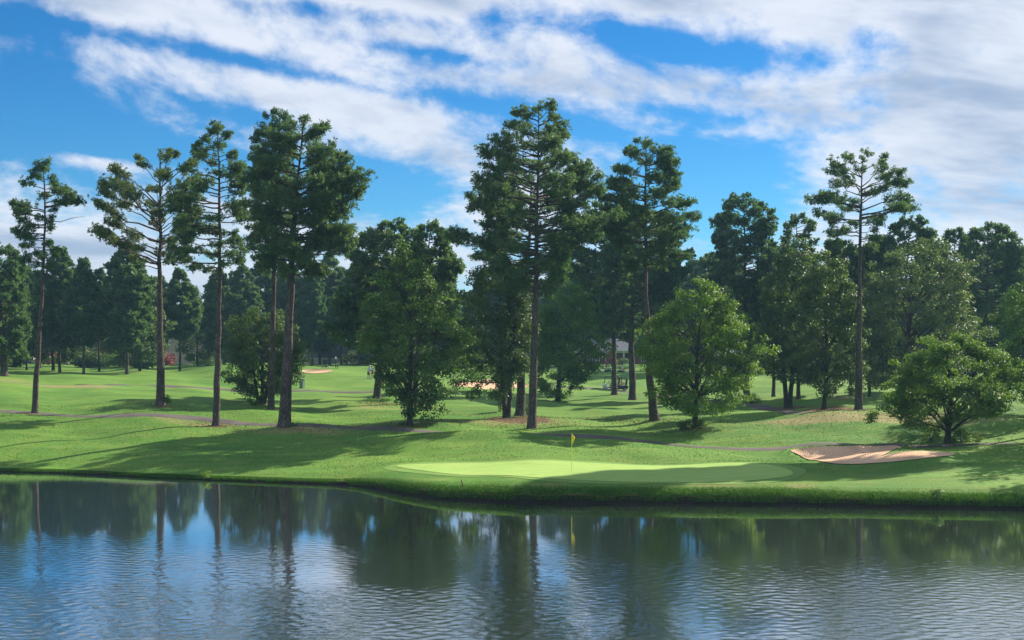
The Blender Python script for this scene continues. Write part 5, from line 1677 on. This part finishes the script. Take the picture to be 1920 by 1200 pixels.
def golf_bag(label, loc, tilt=(0.2, 0.15), material=None):
    t = thing('golf_bag', label, 'golf bag', loc)
    t.rotation_euler = (tilt[0], tilt[1], 0)
    b = Boxes(); b.tube([(0, 0, 0), (0, 0, .03), (0, 0, .80), (0, 0, .86)], [.12, .135, .14, .13], 12)
    b.box((0, -.15, .35), (.18, .08, .4))
    b.build('bag', material or M_BLACK, t, True)
    for i in range(5):
        a = i * 1.25
        x, y = .07 * math.cos(a), .07 * math.sin(a)
        Boxes().tube([(x, y, .5), (x * 1.3, y * 1.3, 1.02)], .008, 5).box((x * 1.3 + .03, y * 1.3, 1.04), (.10, .04, .06)).build('club', M_RIM, t)
    return t


gx, gy, gzz = at(691, 711)
person('golfer in pale blue shirt and dark shorts standing left of the pair', (gx, gy, gzz), 0.9, 'bend', 'blue', 'dark', M_WHITE)
person('golfer in grey shorts with a white cap, right of the pair', (gx + .42, gy + .35, gz(gx + .42, gy + .35)), -0.5, 'stand', 'white', 'grey', M_WHITE)
golf_bag('black golf bag standing close behind the two golfers', (gx + .72, gy + .75, gz(gx + .72, gy + .75)), (0.1, 0.12))


def driver(label, cart, dy, shirt, shorts, cap):
    M = Matrix.Translation(cart.location) @ Matrix.Rotation(cart.rotation_euler.z, 4, 'Z')
    p = M @ Vector((.30, dy, .76))
    person(label, p, cart.rotation_euler.z - math.pi / 2, 'sit', shirt, shorts, cap)


driver('driver in navy shirt seated in the pale fronted golf cart', CARTS[0], -.24, 'navy', 'dark', M_WHITE)
driver('driver in pink shirt seated in the dark golf cart by the trunk', CARTS[1], -.24, 'pink', 'khaki', None)
driver('driver in white shirt seated in the far right golf cart', CARTS[3], -.24, 'white', 'dark', None)
driver('driver seated in the far golf cart left of the thin trunk', CARTS[2], -.24, 'navy', 'khaki', None)
for c, lab, dy in ((CARTS[0], 'dark golf bag strapped behind the pale fronted cart', .2), (CARTS[1], 'dark golf bag strapped behind the dark cart', .2)):
    M = Matrix.Translation(c.location) @ Matrix.Rotation(c.rotation_euler.z, 4, 'Z')
    golf_bag(lab, M @ Vector((1.0, dy, .72)), (0, 0.15), M_DARKBLUE)

# ------------------------------------------------------------------ things on the course
def flagstick():
    D = 83.8; x = (1072 - 960) / F * D; z = gz(x, D) + .035
    t = thing('flagstick', 'yellow flag hanging on a thin yellow stick in the putting green', 'golf flag', (x, D, z))
    Boxes().tube([(0, 0, -.1), (0, 0, 2.19)], [.016, .013], 8).build('pole', M_YPOLE, t, True)
    # a slack flag: folds hang from the hoist, the fly drops
    n, m = 13, 9
    V = []
    for i in range(n):
        u = i / (n - 1)
        for j in range(m):
            v = j / (m - 1)
            X = .014 + .17 * u * (1 - .30 * v) - .08 * u * v ** 3
            Z = 2.17 - v * .40 - u * (.20 + .02 * v)
            Y = .05 * math.sin(u * 7.5 + v * 1.2) * u
            V.append((X - .02 * v * u, Y, Z))
    Fc = [(i * m + j, (i + 1) * m + j, (i + 1) * m + j + 1, i * m + j + 1) for i in range(n - 1) for j in range(m - 1)]
    me = bpy.data.meshes.new('flag'); me.from_pydata(V, [], Fc)
    for p in me.polygons: p.use_smooth = True
    fo = obj('flag', me, M_YELLOW, t)
    so = fo.modifiers.new('cloth', 'SOLIDIFY'); so.thickness = .004
    V2 = []; q = 0
    for i in (4, 5, 6, 7):
        for j in (2, 3, 4):
            a = V[i * m + j]; V2.append((a[0], a[1] - .006, a[2]))
    F2 = [(a * 3 + b, (a + 1) * 3 + b, (a + 1) * 3 + b + 1, a * 3 + b + 1) for a in range(3) for b in range(2) if not (a == 0 and b == 1)]
    me = bpy.data.meshes.new('emblem'); me.from_pydata(V2, [], F2)
    obj('emblem', me, M_BLACK, fo)
    c = Boxes(); c.tube([(0, 0, -.1), (0, 0, .004)], [.054, .054], 14); c.build('cup', M_WHITE, t)


flagstick()


def small_things():
    x, y, z = at(868, 913)
    t = thing('hazard_stake', 'short dark red stake tilting left on the pond bank', 'stake', (x, y, z))
    t.rotation_euler = (0, -.24, 0)
    Boxes().box((0, 0, .13), (.055, .05, .52)).box((0, 0, .40), (.055, .05, .03), taper=(.4, .4)).build('stake', M_STAKE, t, bevel=.005)
    x, y, z = at(566.5, 728)
    t = thing('utility_box', 'green utility box standing on the fairway right of the thick pine', 'utility box', (x, y, z), -.55)
    Boxes().box((0, 0, .52), (.50, .45, 1.08)).build('cabinet', M_BOX, t, bevel=.02)
    Boxes().box((0, 0, 1.085), (.56, .51, .06)).build('lid', M_BOX, t, bevel=.015)
    dr = Boxes().box((0, -.235, .55), (.40, .02, .85)).build('door', M_BOX, t)
    Boxes().box((.15, -.255, .58), (.03, .03, .12)).build('handle', M_BLACK, dr)
    x, y, z = at(629.5, 690)
    t = thing('tee_post', 'thin dark post with a white top standing on the far tee', 'post', (x, y, z))
    Boxes().tube([(0, 0, -.1), (0, 0, 1.25)], .045, 8).build('post', M_BLACK, t)
    Boxes().box((0, 0, 1.42), (.16, .14, .34)).build('white_top', M_WHITE, t, bevel=.03)
    x, y, z = at(622, 691)
    t = thing('slats', 'low dark bench on the far tee beside the thin post', 'slats', (x, y, z))  # low dark strip built as slats on two legs
    for sx in (-.8, .8): Boxes().box((sx, 0, .2), (.08, .35, .44)).build('leg', M_WOOD, t)
    for q in (-.12, 0.0, .12): Boxes().box((0, q, .44), (2.1, .10, .05)).build('slat', M_WOOD, t)
    for px, lab in ((606, 'white tee marker left of the low bench'), (617, 'white tee marker close behind the low bench')):
        x, y, z = at(px, 690) if px == 606 else at(px, 689)
        t = thing('tee_marker', lab, 'tee marker', (x, y, z))
        b = bmesh.new(); bmesh.ops.create_icosphere(b, subdivisions=2, radius=.11)
        for v in b.verts: v.co.z = max(v.co.z, -.07) + .07
        me = bpy.data.meshes.new('ball'); b.to_mesh(me); b.free()
        obj('ball', me, M_WHITE, t)
        Boxes().tube([(0, 0, -.12), (0, 0, .02)], .015, 6).build('spike', M_BLACK, t)
    x, y, z = on(1130, 304)
    t = thing('globe_lamp', 'white globe lamp on a post before the brick clubhouse', 'lamp post', (x, y, z))
    Boxes().tube([(0, 0, -.1), (0, 0, .05), (0, 0, .06), (0, 0, 1.5)], [.12, .12, .05, .04], 8).build('post', M_BLACK, t)
    b = bmesh.new(); bmesh.ops.create_icosphere(b, subdivisions=2, radius=.20)
    for v in b.verts: v.co.z += 1.68
    me = bpy.data.meshes.new('globe'); b.to_mesh(me); b.free()
    for p in me.polygons: p.use_smooth = True
    obj('globe', me, M_WHITE, t)


small_things()
